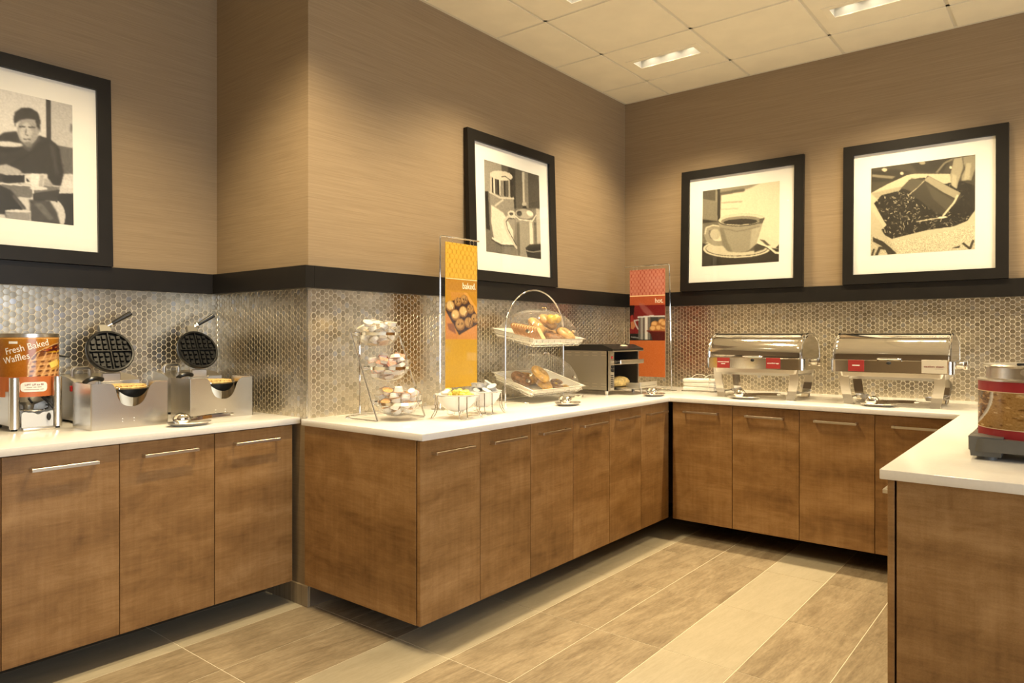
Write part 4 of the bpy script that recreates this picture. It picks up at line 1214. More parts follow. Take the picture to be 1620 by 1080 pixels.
for lab_, (x, y) in (('golden waffle lying in the waffle maker nearer the dispenser', (1.207, 3.232)), ('golden waffle lying in the waffle maker nearer the return wall', (1.648, 3.262))):
    w = thing('waffle', lab_, 'waffle', (x+0.213, y+0.19, ZT+0.1465), (0, 0, 0), 'waffles in the irons')
    MB().lathe([(0.0, 0.0), (0.088, 0.0), (0.091, 0.010), (0.093, 0.020), (0.088, 0.024), (0.0, 0.024)], 40).build('base_layer', M_waf, w)
    m = MB()
    for i in range(-4, 5):
        c = i*0.019; L = math.sqrt(max(0, 0.088**2-c*c))
        m.rbox(c-0.003, -L, 0.022, c+0.003, L, 0.031, 0.0015, 1); m.rbox(-L, c-0.003, 0.022, L, c+0.003, 0.031, 0.0015, 1)
    m.build('ridges', M_waf, w)
# power cable along the tiles
tag(MB().tube(spline([(1.29, 3.70, 1.215), (1.235, 3.735, 1.222), (1.20, 3.745, 1.195), (1.175, 3.75, 1.12), (1.185, 3.75, 1.02), (1.22, 3.74, 0.935), (1.27, 3.73, 0.921)], 8), 0.0045, 8).build('power_cable', M_cord),
    'black power cable looping down the tiles behind the dispenser', 'cable')

# ------------------------------------------------------------------ tongs resting on small oval plates
def plate(label, loc, rz, group='oval rest plates'):
    t = thing('rest_plate', label, 'plate', loc, (0, 0, R(rz)), group)
    def sh(r, z): return [(r*1.0*math.cos(a), r*0.72*math.sin(a), z) for a in [2*PI*k/40 for k in range(40)]]
    prof = [(0.060, 0.0), (0.066, 0.0), (0.092, 0.013), (0.096, 0.016), (0.094, 0.0175), (0.066, 0.006), (0.002, 0.005)]
    v = []; f = []
    for r, z in prof: v += sh(r, z)
    for k in range(len(prof)-1):
        for i in range(40): f.append((k*40+i, k*40+(i+1) % 40, k*40+40+(i+1) % 40, k*40+40+i))
    MB().add(v, f).build('dish', M_steel, t)
    return t
def tongs(label, loc, rz, L=0.235, tilt=-3):
    # scoop-ended serving tongs: two spoon bowls, two arms meeting at a bent end
    t = thing('serving_tongs', label, 'tongs', loc, (0, R(tilt), R(rz)), 'serving tongs')
    for s in (-1, 1):
        sp = spline([(0.028, s*0.024, 0.022), (0.07, s*0.017, 0.021), (0.14, s*0.016, 0.022), (L-0.02, s*0.013, 0.020)], 5)
        m = MB()
        for k in range(len(sp)-1):
            a, c = sp[k], sp[k+1]
            m.add([(a.x, a.y-0.0008, a.z-0.007), (a.x, a.y+0.0008, a.z-0.007), (a.x, a.y+0.0008, a.z+0.007), (a.x, a.y-0.0008, a.z+0.007),
                   (c.x, c.y-0.0008, c.z-0.007), (c.x, c.y+0.0008, c.z-0.007), (c.x, c.y+0.0008, c.z+0.007), (c.x, c.y-0.0008, c.z+0.007)],
                  [(0,4,5,1),(1,5,6,2),(2,6,7,3),(3,7,4,0)])
        m.build('arm', M_mirror, t)
        def bowl(u, v):
            th = 2*PI*u; ph = v*PI*0.5
            q = Vector((0.032*math.cos(th)*math.sin(ph), 0.026*math.sin(th)*math.sin(ph), 0.017*math.cos(ph)))
            q = RX(90*-s) @ q
            return (q.x-0.002, q.y+s*0.020, q.z+0.026)
        MB().grid(20, 8, bowl).build('spoon_bowl', M_mirror, t)
    MB().tube([(L-0.022, 0.013*math.cos(a), 0.020+0.0) for a in (0,)] + [(L-0.022+0.018*math.sin(a), 0.013*math.cos(a), 0.020) for a in [PI*k/8 for k in range(9)]], 0.0045, 8).build('spring_end', M_mirror, t)
    return t
plate('small oval steel plate in front of the second waffle maker', (1.565, 3.105, ZT), -4)
tongs('scoop-ended tongs on the plate in front of the waffle makers', (1.535, 3.105, ZT+0.0055), -4)
plate('small oval steel plate in front of the pastry stand', (3.385, 2.300, ZT), 5)
tongs('scoop-ended tongs on the plate in front of the pastry stand', (3.36, 2.300, ZT+0.0055), 10)
plate('small oval steel plate in front of the toaster', (4.262, 2.205, ZT), -2)
tongs('scoop-ended tongs on the plate in front of the toaster', (4.24, 2.205, ZT+0.0055), 2)
plate('small oval steel plate under the chafing dish with two red cards', (4.42, 1.655, ZT), -86)
tongs('scoop-ended tongs under the chafing dish with two red cards', (4.42, 1.680, ZT+0.0058), -84, 0.25)
plate('small oval steel plate under the chafing dish with the steam card', (4.43, 0.885, ZT), -86)
tongs('scoop-ended tongs under the chafing dish with the steam card', (4.43, 0.915, ZT+0.0055), -96, 0.24)
# ------------------------------------------------------------------ settling: let small things come down onto what carries them
from mathutils.bvhtree import BVHTree
class Settle:
    """Everything lying in one bowl or on one tray, as plain triangles in that vessel's frame."""
    def __init__(s): s.v = []; s.f = []; s.bv = None
    def add(s, v, f):
        b = len(s.v); s.v += [Vector(p) for p in v]; s.f += [tuple(i+b for i in q) for q in f]
        s.bv = BVHTree.FromPolygons(s.v, s.f)
    def fall(s, v, f, down=0.4):
        """How far the shape v, f can sink before it meets what lies below; None when it starts inside something."""
        t = BVHTree.FromPolygons(v, f)
        if s.bv.overlap(t): return None
        d = down
        dn = Vector((0, 0, -1)); up = Vector((0, 0, 1))
        for p in v:
            h = s.bv.ray_cast(p, dn, d)
            if h[0] is not None: d = min(d, h[3])
        x0 = min(p.x for p in v); x1 = max(p.x for p in v); y0 = min(p.y for p in v); y1 = max(p.y for p in v)
        for p in s.v:
            if x0 <= p.x <= x1 and y0 <= p.y <= y1:
                h = t.ray_cast(p, up, d)
                if h[0] is not None: d = min(d, h[3])
        if d >= down: return None
        for _ in range(40):            # edges crossing edges: back off until nothing crosses
            q = [p-Vector((0, 0, d-0.0002)) for p in v]
            if not s.bv.overlap(BVHTree.FromPolygons(q, f)): break
            d -= 0.0008
            if d <= 0: return 0.0
        return d
def settle_one(st, pv, pf, tries, cap=None):
    """tries: matrices at which the shape may start; keeps the one that comes to rest lowest."""
    best = None
    for M in tries:
        v = [M @ p for p in pv]
        d = st.fall(v, pf)
        if d is None: continue
        Mr = T(0, 0, -d) @ M
        z = sum((Mr @ p).z for p in pv)/len(pv)
        if cap is not None:
            q = BVHTree.FromPolygons([Mr @ p for p in pv], pf)
            if cap.overlap(q): continue
        if best is None or z < best[0]: best = (z, Mr)
    if best is None: return None
    st.add([best[1] @ p for p in pv], pf)
    return best[1]
def proxy(prof, n=16):
    b = MB().lathe(prof, n)
    return [Vector(p) for p in b.v], list(b.f)
def vessel(prof, c=(0, 0, 0), n=36):
    b = MB().lathe(prof, n, T(*c))
    return [Vector(p) for p in b.v], list(b.f)

# ------------------------------------------------------------------ three-tier bowl tower
WR = 0.0040
BOWL = [(0.0, 0.0), (0.045, 0.001), (0.075, 0.013), (0.097, 0.038), (0.108, 0.066), (0.112, 0.098)]
tiers = [(2.298, 2.690, 1.262), (2.298, 2.622, 1.098), (2.298, 2.540, 0.934)]     # bowl bottoms
t = thing('bowl_tower', 'three-tier chrome wire stand holding clear bowls of spreads', 'stand', (2.30, 2.60, ZT))
def loc3(x, y, z): return (x-2.30, y-2.60, z-ZT)
m = MB()
base = fillet([loc3(2.160, 2.528, ZT+WR), loc3(2.160, 2.8085, ZT+WR), loc3(2.44, 2.8085, ZT+WR), loc3(2.44, 2.504, ZT+WR)], 0.09, 8)
m.tube(base, WR, 8); m.build('base_wire', M_chrome, t)
for x, yb in ((2.160, 2.528), (2.440, 2.504)):
    MB().tube([loc3(x, yb, ZT+WR), loc3(x, yb+0.19, 1.333)], WR, 8).build('slanted_leg', M_chrome, t)
MB().tube(fillet([loc3(2.285, 2.8085, ZT+WR), loc3(2.285, 2.8085, 1.20), loc3(2.285, 2.8085, 1.331)], 0.008, 3), WR*0.9, 8).build('rear_leg', M_chrome, t)
for bx, by, bz in tiers:
    zr = bz+0.062
    rg_ = MB(); rg_.lathe([(0.1105, -0.007), (0.1130, -0.007), (0.1150, 0.007), (0.1125, 0.007), (0.1105, -0.007)], 44, T(*loc3(bx, by, zr)))
    rg_.tube([loc3(2.160, 2.528+0.19*(zr-ZT)/0.419, zr), loc3(bx-0.112, by, zr)], WR*0.8, 6)
    rg_.tube([loc3(2.440, 2.504+0.19*(zr-ZT)/0.419, zr), loc3(bx+0.112, by, zr)], WR*0.8, 6)
    rg_.build('bowl_ring', M_chrome, t)
clab = ('clear bowl of plain white cups on the top tier of the wire tower', 'clear bowl of red-lidded cups on the middle tier of the wire tower', 'clear bowl of orange-lidded cups on the bottom tier of the wire tower')
for k, (bx, by, bz) in enumerate(tiers):
    prof = BOWL + [(0.1145, 0.0985)] + [(r-0.0025, z+0.002) for r, z in reversed(BOWL)]
    bo = thing('clear_bowl', clab[k], 'bowl', (bx, by, bz), (0, 0, 0), 'clear bowls on the wire tower')
    MB().lathe(prof, 44).build('shell', M_acr, bo)
    MB().lathe([(0.1118, 0.094), (0.1150, 0.0965), (0.1150, 0.0995), (0.1112, 0.1005)], 44).build('rim', M_acr, bo)
# individual portion cups
M_cupw = plain('white_cup_plastic', (0.78, 0.76, 0.73), 0.4)
M_lidw = plain('cream_foil_lid', (0.74, 0.62, 0.46), 0.4, var=0.2, scale=120)
M_lidr = plain('red_printed_lid', (0.55, 0.25, 0.18), 0.4, var=0.75, scale=260)
M_lido = plain('orange_printed_lid', (0.62, 0.34, 0.14), 0.4, var=0.5, scale=260)
M_lids = plain('plain_foil_lid', (0.70, 0.68, 0.64), 0.3)
M_cupg = plain('grey_cup_plastic', (0.42, 0.42, 0.43), 0.35)
M_butter = plain('butter_yellow_wrap', (0.78, 0.62, 0.12), 0.35, var=0.35, scale=150)
def cup_kind(shape, lidmat, cupmat):
    c = MB(); l = MB()
    if shape == 'round':
        c.lathe([(0.0, 0.0), (0.0150, 0.0), (0.0195, 0.019), (0.0195, 0.0195), (0.0, 0.0195)], 20)
        l.lathe([(0.0, 0.0198), (0.0222, 0.0196), (0.0222, 0.0206), (0.0, 0.0209)], 20)
    else:
        v = [(a*0.0155, b_*0.0125, 0) for a, b_ in ((-1,-1),(1,-1),(1,1),(-1,1))] + [(a*0.0205, b_*0.0165, 0.0165) for a, b_ in ((-1,-1),(1,-1),(1,1),(-1,1))]
        c.add(v, [(3,2,1,0),(4,5,6,7),(0,1,5,4),(1,2,6,5),(2,3,7,6),(3,0,4,7)])
        l.rbox(-0.0235, -0.0195, 0.0166, 0.0235, 0.0195, 0.0176, 0.0004, 1)
    return c.mesh('cup', cupmat, 40), l.mesh('lid', lidmat, 40)
KINDS = {'white': cup_kind('round', M_lidw, M_cupw), 'red': cup_kind('rect', M_lidr, M_cupw), 'orange': cup_kind('round', M_lido, M_cupw), 'grey': cup_kind('round', M_lids, M_cupg)}
def place_cups(kind, name, label, cat, group, spots, scale=1.0):
    for (x, y, z, rx, ry, rz) in spots:
        o = thing(name, label, cat, (x, y, z), (R(rx), R(ry), R(rz)), group)
        o.scale = (scale,)*3
        for nm, me in zip(('cup', 'lid'), KINDS[kind]):
            c = bpy.data.objects.new(nm, me); COL.objects.link(c); c.parent = o
def cup_proxy(shape, sc):
    if shape == 'round':
        return proxy([(0.0, 0.0), (0.0152*sc, 0.0), (0.0199*sc, 0.0190*sc), (0.0226*sc, 0.0193*sc), (0.0226*sc, 0.0212*sc), (0.0, 0.0212*sc)], 16)
    b = MB()
    lv = [[(a*w*sc, b_*d*sc, z*sc) for a, b_ in ((-1,-1),(1,-1),(1,1),(-1,1))] for w, d, z in ((0.0156, 0.0126, 0), (0.0206, 0.0166, 0.0163), (0.0237, 0.0197, 0.0164), (0.0237, 0.0197, 0.0179))]
    b.add(sum(lv, []), [(3,2,1,0),(12,13,14,15)] + [(k*4+i, k*4+(i+1) % 4, k*4+4+(i+1) % 4, k*4+4+i) for k in range(3) for i in range(4)])
    return [Vector(p) for p in b.v], list(b.f)
def pile(c, inner, n, pv, pf, seed, spread, top, above=None, tries=44, tilt=34):
    """n shapes dropped one after another into a vessel standing at c; above = (axis point, outer profile) of a bowl hanging over it."""
    rg = random.Random(seed); st = Settle(); st.add(*vessel(inner, c))
    if above: st.add(*vessel(above[1], above[0]))
    out = []
    reach = max(p.length for p in pv)
    for k in range(n):
        M = None
        for rnd_ in range(6):
            cand = []
            for _ in range(tries):
                r_ = spread*math.sqrt(rg.random()); a = rg.uniform(0, 2*PI)
                x, y = c[0]+r_*math.cos(a), c[1]+r_*math.sin(a)
                z = c[2]+top
                if above:
                    d = math.hypot(x-above[0][0], y-above[0][1])-reach
                    under = [q[1] for q in above[1] if q[0] >= d]
                    if under: z = min(z, above[0][2]+min(under)-reach)
                flip = 180 if rg.random() < 0.25 else 0
                cand.append(T(x, y, z) @ RZ(rg.uniform(0, 360)) @ RX(rg.uniform(-tilt, tilt)+flip) @ RY(rg.uniform(-tilt, tilt)))
            M = settle_one(st, pv, pf, cand)
            if M is not None: break
        if M is None: print('NO ROOM', seed, k); continue
        e = M.to_euler(); p = M.to_translation()
        out.append((p.x, p.y, p.z, math.degrees(e.x), math.degrees(e.y), math.degrees(e.z)))
    return out
BIN = [(r-0.0025, z+0.002) for r, z in BOWL]; BIN[0] = (0.0, 0.002)
BOUT = BOWL + [(0.116, 0.100)]
RSC, QSC = 1.13, 1.06
cv, cf = cup_proxy('round', RSC); qv, qf = cup_proxy('rect', QSC)
place_cups('white', 'portion_cup', 'white portion cup with cream lid in the top bowl of the wire tower', 'portion cup', 'cups in the top tower bowl', pile(tiers[0], BIN, 34, cv, cf, 1, 0.080, 0.24), RSC)
place_cups('red', 'jam_cup', 'rectangular cup with red printed lid in the middle bowl of the wire tower', 'jam cup', 'cups in the middle tower bowl', pile(tiers[1], BIN, 34, qv, qf, 2, 0.080, 0.24, (tiers[0], BOUT)), QSC)
place_cups('orange', 'spread_cup', 'round cup with orange printed lid in the bottom bowl of the wire tower', 'spread cup', 'cups in the bottom tower bowl', pile(tiers[2], BIN, 34, cv, cf, 5, 0.080, 0.24, (tiers[1], BOUT)), RSC)

# ------------------------------------------------------------------ white bowls in chrome wire cradles
PB = [(0.0, 0.0), (0.030, 0.002), (0.062, 0.018), (0.088, 0.047), (0.101, 0.078), (0.103, 0.082)]
def cradle(label, blabel, x, y, rz, s=1.0):
    t = thing('wire_cradle', label, 'stand', (x, y, ZT), (0, 0, R(rz)), 'chrome cradles for the white bowls')
    MB().tube(ring((0, 0, 0.112), 0.1045*s, 44), 0.0028, 8, True).build('top_ring', M_chrome, t)
    for k in range(4):
        a = k*PI/2 + PI/4*0
        e = Vector((math.cos(a), math.sin(a), 0)); n = Vector((-math.sin(a), math.cos(a), 0))
        g = 0.020
        pts = [e*0.1040*s + n*g + Vector((0, 0, 0.112)), e*0.1045*s + n*g + Vector((0, 0, 0.036)), e*0.124*s + n*g*0.95 + Vector((0, 0, 0.005)),
               e*0.130*s + Vector((0, 0, 0.0032)), e*0.124*s - n*g*0.95 + Vector((0, 0, 0.005)), e*0.1045*s - n*g + Vector((0, 0, 0.036)), e*0.1040*s - n*g + Vector((0, 0, 0.112))]
        MB().tube(fillet(pts, 0.012, 4), 0.0028, 8).build('leg', M_chrome, t)
    b = thing('serving_bowl', blabel, 'bowl', (x, y, ZT+0.0318), (0, 0, 0), 'white bowls in chrome cradles')
    prof = [(r*s, z) for r, z in PB] + [(0.1075*s, 0.083), (0.1075*s, 0.0865), (0.101*s, 0.0865)] + [((r-0.003)*s, z+0.003) for r, z in reversed(PB[:-1])]
    MB().lathe(prof, 44).build('shell', M_white, b)
cradle('chrome wire cradle under the bowl of butter', 'white bowl heaped with yellow butter portions', 2.520, 2.362, 58)
cradle('chrome wire cradle under the bowl of grey cups', 'white bowl heaped with grey cream cups', 2.752, 2.400, 58, 0.93)
rg = random.Random(4)
wrapm = MB()
wrapm.ell((0, 0, 0.011), 0.021, 0.016, 0.011, 14, 8, None, lambda p: 1+0.10*math.sin(7*p.x+3*p.y)+0.08*math.sin(11*p.z+5*p.y))
wme = [wrapm.mesh('butter_portion', M_butter, 60), wrapm.mesh('butter_portion', M_cupw, 60)]
PIN = [(0.0, 0.003)] + [(r-0.003, z+0.003) for r, z in PB[1:-1]] + [(0.101, 0.0865), (0.1075, 0.0865)]
bp = MB().ell((0, 0, 0.011), 0.0215, 0.0165, 0.0113, 12, 6, None, lambda p: 1+0.10*math.sin(7*p.x+3*p.y)+0.08*math.sin(11*p.z+5*p.y))
for kk, (x, y, z, rx, ry, rz) in enumerate(pile((2.520, 2.362, ZT+0.0318), PIN, 40, [Vector(p) for p in bp.v], list(bp.f), 4, 0.074, 0.22, None, 20, 30)):
    white = kk % 4 == 3
    o = bpy.data.objects.new('butter_portion', wme[1 if white else 0]); COL.objects.link(o)
    o.location = (x, y, z); o.rotation_euler = (R(rx), R(ry), R(rz))
    tag(o, 'white wrapped butter portion in the bowl of butter' if white else 'yellow wrapped butter portion in the bowl of butter', 'butter', 'butter portions in the white bowl')
gv, gf = cup_proxy('round', 1.15)
PIN2 = [(r*0.93, z) for r, z in PIN]
place_cups('grey', 'cream_cup', 'grey cream cup in the white bowl next to the butter', 'cream cup', 'cream cups in the white bowl',
           pile((2.752, 2.400, ZT+0.0318), PIN2, 20, gv, gf, 3, 0.062, 0.24), 1.15)

# ------------------------------------------------------------------ two-tier pastry stand with domed trays
PX0, PX1, PY = 3.292, 3.905, 2.690
t = thing('pastry_stand', 'two-tier chrome wire pastry stand with an arched handle', 'stand', (3.60, PY, ZT))
def pl(x, y, z): return Vector((x-3.60, y-PY, z-ZT))
arch = [pl(PX0, PY, ZT+0.004), pl(PX0, PY, 1.34)]
cx_ = (PX0+PX1)/2; hw = (PX1-PX0)/2
arch += [pl(cx_-hw*math.cos(a), PY, 1.34+0.262*math.sin(a)) for a in [PI*k/28 for k in range(1, 28)]]
arch += [pl(PX1, PY, 1.34), pl(PX1, PY, ZT+0.004)]
MB().tube(arch, 0.0052, 12).build('arched_post', M_chrome, t)
for x in (PX0, PX1):
    s = 1 if x == PX0 else -1
    MB().tube(fillet([pl(x+s*0.01, PY+0.16, ZT+0.0045), pl(x, PY+0.15, ZT+0.0045), pl(x, PY-0.15, ZT+0.0045), pl(x+s*0.012, PY-0.17, ZT+0.0045)], 0.01), 0.0045, 8).build('foot_bar', M_chrome, t)
MB().tube([pl(PX0, PY+0.12, ZT+0.0045), pl(PX1, PY+0.12, ZT+0.0045)], 0.0040, 8).build('cross_bar', M_chrome, t)
# trays slope towards the guests: local frame x right, y back, z up, origin at the front centre
TW, TD = 0.545, 0.325
trays = [((3.585, 2.494, 1.275), 11.5, 'upper'), ((3.585, 2.500, 0.973), 17.5, 'lower')]
def dome_fn(h, grow=0.0):
    def f(u, v):
        a = u*2-1; c = v*2-1
        q = (1-abs(a)**3.0)*(1-abs(c)**2.8)
        z = h*max(q, 0)**0.5
        return (a*(TW/2-0.022), TD/2+c*(TD/2-0.020), 0.020+z)
    return f
for loc, tilt, nm in trays:
    M = T(*loc) @ RX(tilt)
    Ml = T(-3.60, -PY, -ZT) @ M
    # wire basket carrying the tray (part of the stand)
    bk = MB()
    for z, e in ((-0.004, 0.0), (-0.028, -0.022)):
        rect = [(-TW/2-e*-1, -e*-1*-1, z), (TW/2+e, -e, z), (TW/2+e, TD+e, z), (-TW/2-e, TD+e, z)]
        rect = [(-TW/2-e, -e, z), (TW/2+e, -e, z), (TW/2+e, TD+e, z), (-TW/2-e, TD+e, z)]
        bk.tube(fillet(rect, 0.012, 3, True), 0.0022, 6, True, Ml)
    for k in range(9):
        x = -TW/2+0.03+(TW-0.06)*k/8
        bk.tube([(x, -0.0005, 0.012), (x, 0.0, -0.004), (x, 0.022, -0.028), (x, TD-0.022, -0.028), (x, TD, -0.004)], 0.0018, 6, False, Ml)
    for k in range(5):
        y = 0.03+(TD-0.06)*k/4
        bk.tube([(-TW/2, y, 0.010), (-TW/2, y, -0.004), (-TW/2+0.022, y, -0.030), (TW/2-0.022, y, -0.030), (TW/2, y, -0.004)], 0.0018, 6, False, Ml)
    for sx in (-1, 1):
        xe = PX0-3.60 if sx < 0 else PX1-3.60
        p = Ml @ Vector((sx*TW/2, 0.19, -0.004))
        bk.tube([p, Vector((xe, 0, p.z))], 0.003, 6)
    bk.build('wire_basket', M_chrome, t)
    # tray
    tr = thing('serving_tray', 'white rectangular tray on the %s tier of the pastry stand' % nm, 'tray', loc, (R(tilt), 0, 0), 'trays of the pastry stand')
    def loop(w, d, z): return [(-w/2, (TD-d)/2, z), (w/2, (TD-d)/2, z), (w/2, (TD+d)/2, z), (-w/2, (TD+d)/2, z)]
    v = loop(TW-0.05, TD-0.05, -0.022) + loop(TW-0.012, TD-0.012, 0.014) + loop(TW+0.016, TD+0.016, 0.018) + loop(TW+0.016, TD+0.016, 0.021) + loop(TW-0.016, TD-0.016, 0.019) + loop(TW-0.052, TD-0.052, -0.017)
    f = [(3, 2, 1, 0)]
    for k in range(5):
        for i in range(4): f.append((k*4+i, k*4+(i+1) % 4, k*4+4+(i+1) % 4, k*4+4+i))
    f.append((20, 21, 22, 23))
    MB().add(v, f).build('pan', M_tray, tr, 25)
    MB().tube(fillet([(-TW/2-0.008, -0.008, 0.0205), (TW/2+0.008, -0.008, 0.0205), (TW/2+0.008, TD+0.008, 0.0205), (-TW/2-0.008, TD+0.008, 0.0205)], 0.008, 3, True), 0.0026, 6, True).build('steel_rim', M_steel, tr)
    # dome
    H = 0.150 if nm == 'upper' else 0.158
    dm = thing('dome_cover', 'clear acrylic dome over the %s pastry tray' % nm, 'dome cover', (M @ Vector((0, 0, 0.002)))[:], (R(tilt), 0, 0), 'clear domes of the pastry stand')
    MB().grid(40, 28, dome_fn(H)).build('shell', M_acr, dm, 60)
    MB().tube([dome_fn(H)(u, v) for u, v in [(k/20, 0) for k in range(21)] + [(1, k/12) for k in range(1, 13)] + [(1-k/20, 1) for k in range(1, 21)] + [(0, 1-k/12) for k in range(1, 12)]], 0.0022, 6, True).build('base_lip', M_acr, dm)
    MB().tube(fillet([(-0.028, TD/2, H+0.019), (-0.024, TD/2, H+0.036), (0.024, TD/2, H+0.036), (0.028, TD/2, H+0.019)], 0.008, 4), 0.0032, 8).build('lift_handle', M_chrome, dm)
    for sx in (-1, 1):
        MB().cyl((sx*(TW/2-0.020), 0.075, 0.052), (sx*(TW/2-0.034), 0.075, 0.050), 0.011, n=18).build('pivot_knob', M_chrome, dm)
    # seam where the roll-back half meets the fixed half
    MB().tube([dome_fn(H*1.004)(0.56, 0.02+0.96*k/24) for k in range(25)], 0.0011, 5).build('seam', M_acr, dm)
# baked goods
M_crust = plain('bread_crust', (0.34, 0.15, 0.045), 0.6, var=0.25, scale=60)
M_crumb = plain('bread_crumb', (0.70, 0.50, 0.24), 0.75, var=0.15, scale=150)
M_bagel = plain('bagel_crust', (0.52, 0.30, 0.10), 0.4, var=0.35, scale=28)
M_brown = plain('dark_baked_crust', (0.22, 0.10, 0.035), 0.5, var=0.5, scale=60)
M_gold = plain('golden_pastry', (0.58, 0.33, 0.07), 0.35, var=0.35, scale=35)
M_ylw = plain('yellow_roll', (0.66, 0.42, 0.04), 0.35, var=0.2, scale=30)
def sliceshape(w, h):
    return [(-w/2, 0), (w/2, 0), (w/2, h*0.66), (w/2+0.004, h*0.78), (w/2-0.004, h*0.93), (w/4, h), (-w/4, h), (-w/2+0.004, h*0.93), (-w/2-0.004, h*0.78), (-w/2, h*0.66)]
sl = sliceshape(0.108, 0.104)
cr_me = MB().prism(sl, 0, 0.0112).mesh('crust', M_crust, 0)
ctr = (0, 0.05)
sl2 = [(ctr[0]+(x-ctr[0])*0.93, ctr[1]+(y-ctr[1])*0.93) for x, y in sl]
cb_me = MB().prism(sl2, -0.0004, 0.0116).mesh('crumb', M_crumb, 0)
MU = T(*trays[0][0]) @ RX(trays[0][1]); MLo = T(*trays[1][0]) @ RX(trays[1][1])
def set_matrix(o, M):
    o.location = M.to_translation(); o.rotation_euler = M.to_euler()
for k in range(11):
    # slices stand in a leaning row, faces turned towards the front right
    A = MU @ T(-0.160+k*0.0078, 0.192-k*0.0132, -0.0165) @ RZ(26) @ RX(90-38)
    o = thing('bread_slice', 'white sandwich bread slice in the leaning row on the upper pastry tray' if k < 10 else 'white bread slice foremost in the leaning row, facing the bagels', 'bread', (0, 0, 0), (0, 0, 0), 'bread slices on the upper tray')
    set_matrix(o, A)
    for nm, me in (('crust', cr_me), ('crumb', cb_me)):
        c = bpy.data.objects.new(nm, me); COL.objects.link(c); c.parent = o
def bagel_mesh(mat, R0, r0, flat=0.85, wob=0.05, seed=0):
    b = MB(); n, k = 32, 14
    def f(u, v):
        a = 2*PI*u; c = 2*PI*v
        rr = r0*(1+wob*math.sin(3*a+seed)+wob*0.6*math.sin(5*a+2*c+seed))
        return ((R0+rr*math.cos(c))*math.cos(a), (R0+rr*math.cos(c))*math.sin(a), rr*flat*math.sin(c)+r0*flat)
    b.grid(n, k, f)
    return b.mesh('bagel', mat, 70)
def bun_mesh(mat, rx, ry, rz, seed=0, wob=0.06):
    b = MB(); b.ell((0, 0, rz*0.8), rx, ry, rz, 24, 14, None, lambda p: 1+wob*math.sin(4*p.x+seed)+wob*math.sin(6*p.y+5*p.z+seed))
    return b.mesh('bun', mat, 70)
def good(name, me, label, cat, group, M):
    o = bpy.data.objects.new(name, me); COL.objects.link(o); tag(o, label, cat, group); set_matrix(o, M); return o
BG = bagel_mesh(M_bagel, 0.040, 0.028); BG2 = bagel_mesh(M_gold, 0.040, 0.027, seed=2); BGB = bagel_mesh(M_brown, 0.040, 0.028, seed=4)
GU = 'rolls and bagels on the upper tray'; GL = 'pastries on the lower tray'
zt = -0.016
def tray_settle():
    st = Settle()
    def lp(w, d, z): return [Vector((-w/2, (TD-d)/2, z)), Vector((w/2, (TD-d)/2, z)), Vector((w/2, (TD+d)/2, z)), Vector((-w/2, (TD+d)/2, z))]
    v = lp(TW-0.016, TD-0.016, 0.019) + lp(TW-0.052, TD-0.052, -0.017)
    st.add(v, [(i_, (i_+1) % 4, 4+(i_+1) % 4, 4+i_) for i_ in range(4)] + [(4, 5, 6, 7)])
    return st
def tri(me): return [v.co.copy() for v in me.vertices], [tuple(p.vertices) for p in me.polygons]
def cap_of(h):
    b = MB().grid(40, 28, dome_fn(h-0.003)); return BVHTree.FromPolygons([Vector(p)+Vector((0, 0, 0.002)) for p in b.v], b.f)
jr = random.Random(12)
def rest(st, cap, pv, pf, x, y, rx, ry, rz, z=0.13, jit=0.014):
    tries = [T(x, y, zz) @ RZ(rz) @ RX(rx) @ RY(ry) for zz in (z,)]
    for ring_ in (1.0, 1.8, 2.8):
        for _ in range(14):
            tries.append(T(x+jr.uniform(-jit, jit)*ring_, y+jr.uniform(-jit, jit)*ring_, z) @ RZ(rz+jr.uniform(-10, 10)) @ RX(rx*jr.uniform(0.75, 1.0)) @ RY(ry))
        M = settle_one(st, pv, pf, tries, cap)
        if M is not None: return M
    print('NO ROOM tray', x, y); return None
def lay(st, cap, frame, me, name, label, cat, group, *pose):
    pv, pf = tri(me)
    M = rest(st, cap, pv, pf, *pose)
    if M is None: M = T(pose[0], pose[1], 0.02)
    good(name, me, label, cat, group, frame @ M)
su = tray_settle(); cu = cap_of(0.150)
for k in range(11):
    A = T(-0.160+k*0.0078, 0.192-k*0.0132, -0.0165) @ RZ(26) @ RX(90-38)
    for me in (cr_me, cb_me):
        v, f = tri(me); su.add([A @ p for p in v], f)
ROLL = bun_mesh(M_ylw, 0.040, 0.033, 0.030); ROLL2 = bun_mesh(M_ylw, 0.033, 0.030, 0.027, 3)
# bottom layer first, then those lying against and on top of it
lay(su, cu, MU, BGB, 'bagel', 'seeded brown bagel lying flat at the front of the upper pastry tray', 'bagel', GU, 0.055, 0.090, 4, 0, 0)
lay(su, cu, MU, BG, 'bagel', 'pale bagel lying flat at the back of the upper pastry tray', 'bagel', GU, 0.036, 0.222, 4, 0, 40)
lay(su, cu, MU, BG, 'bagel', 'pale bagel at the far end of the upper pastry tray behind the knob', 'bagel', GU, 0.166, 0.215, 10, 0, -10)
lay(su, cu, MU, BG, 'bagel', 'pale bagel leaning at the front of the upper pastry tray by the knob', 'bagel', GU, 0.165, 0.100, 26, 0, 15)
lay(su, cu, MU, BG, 'bagel', 'pale bagel beside the bread row on the upper pastry tray', 'bagel', GU, -0.010, 0.190, 38, 0, 15)
lay(su, cu, MU, BG, 'bagel', 'pale bagel leaning behind the yellow rolls on the upper pastry tray', 'bagel', GU, 0.095, 0.200, 36, 0, 5)
lay(su, cu, MU, ROLL, 'bread_roll', 'yellow roll topping the bagels on the upper pastry tray', 'roll', GU, 0.068, 0.140, 0, 0, 20)
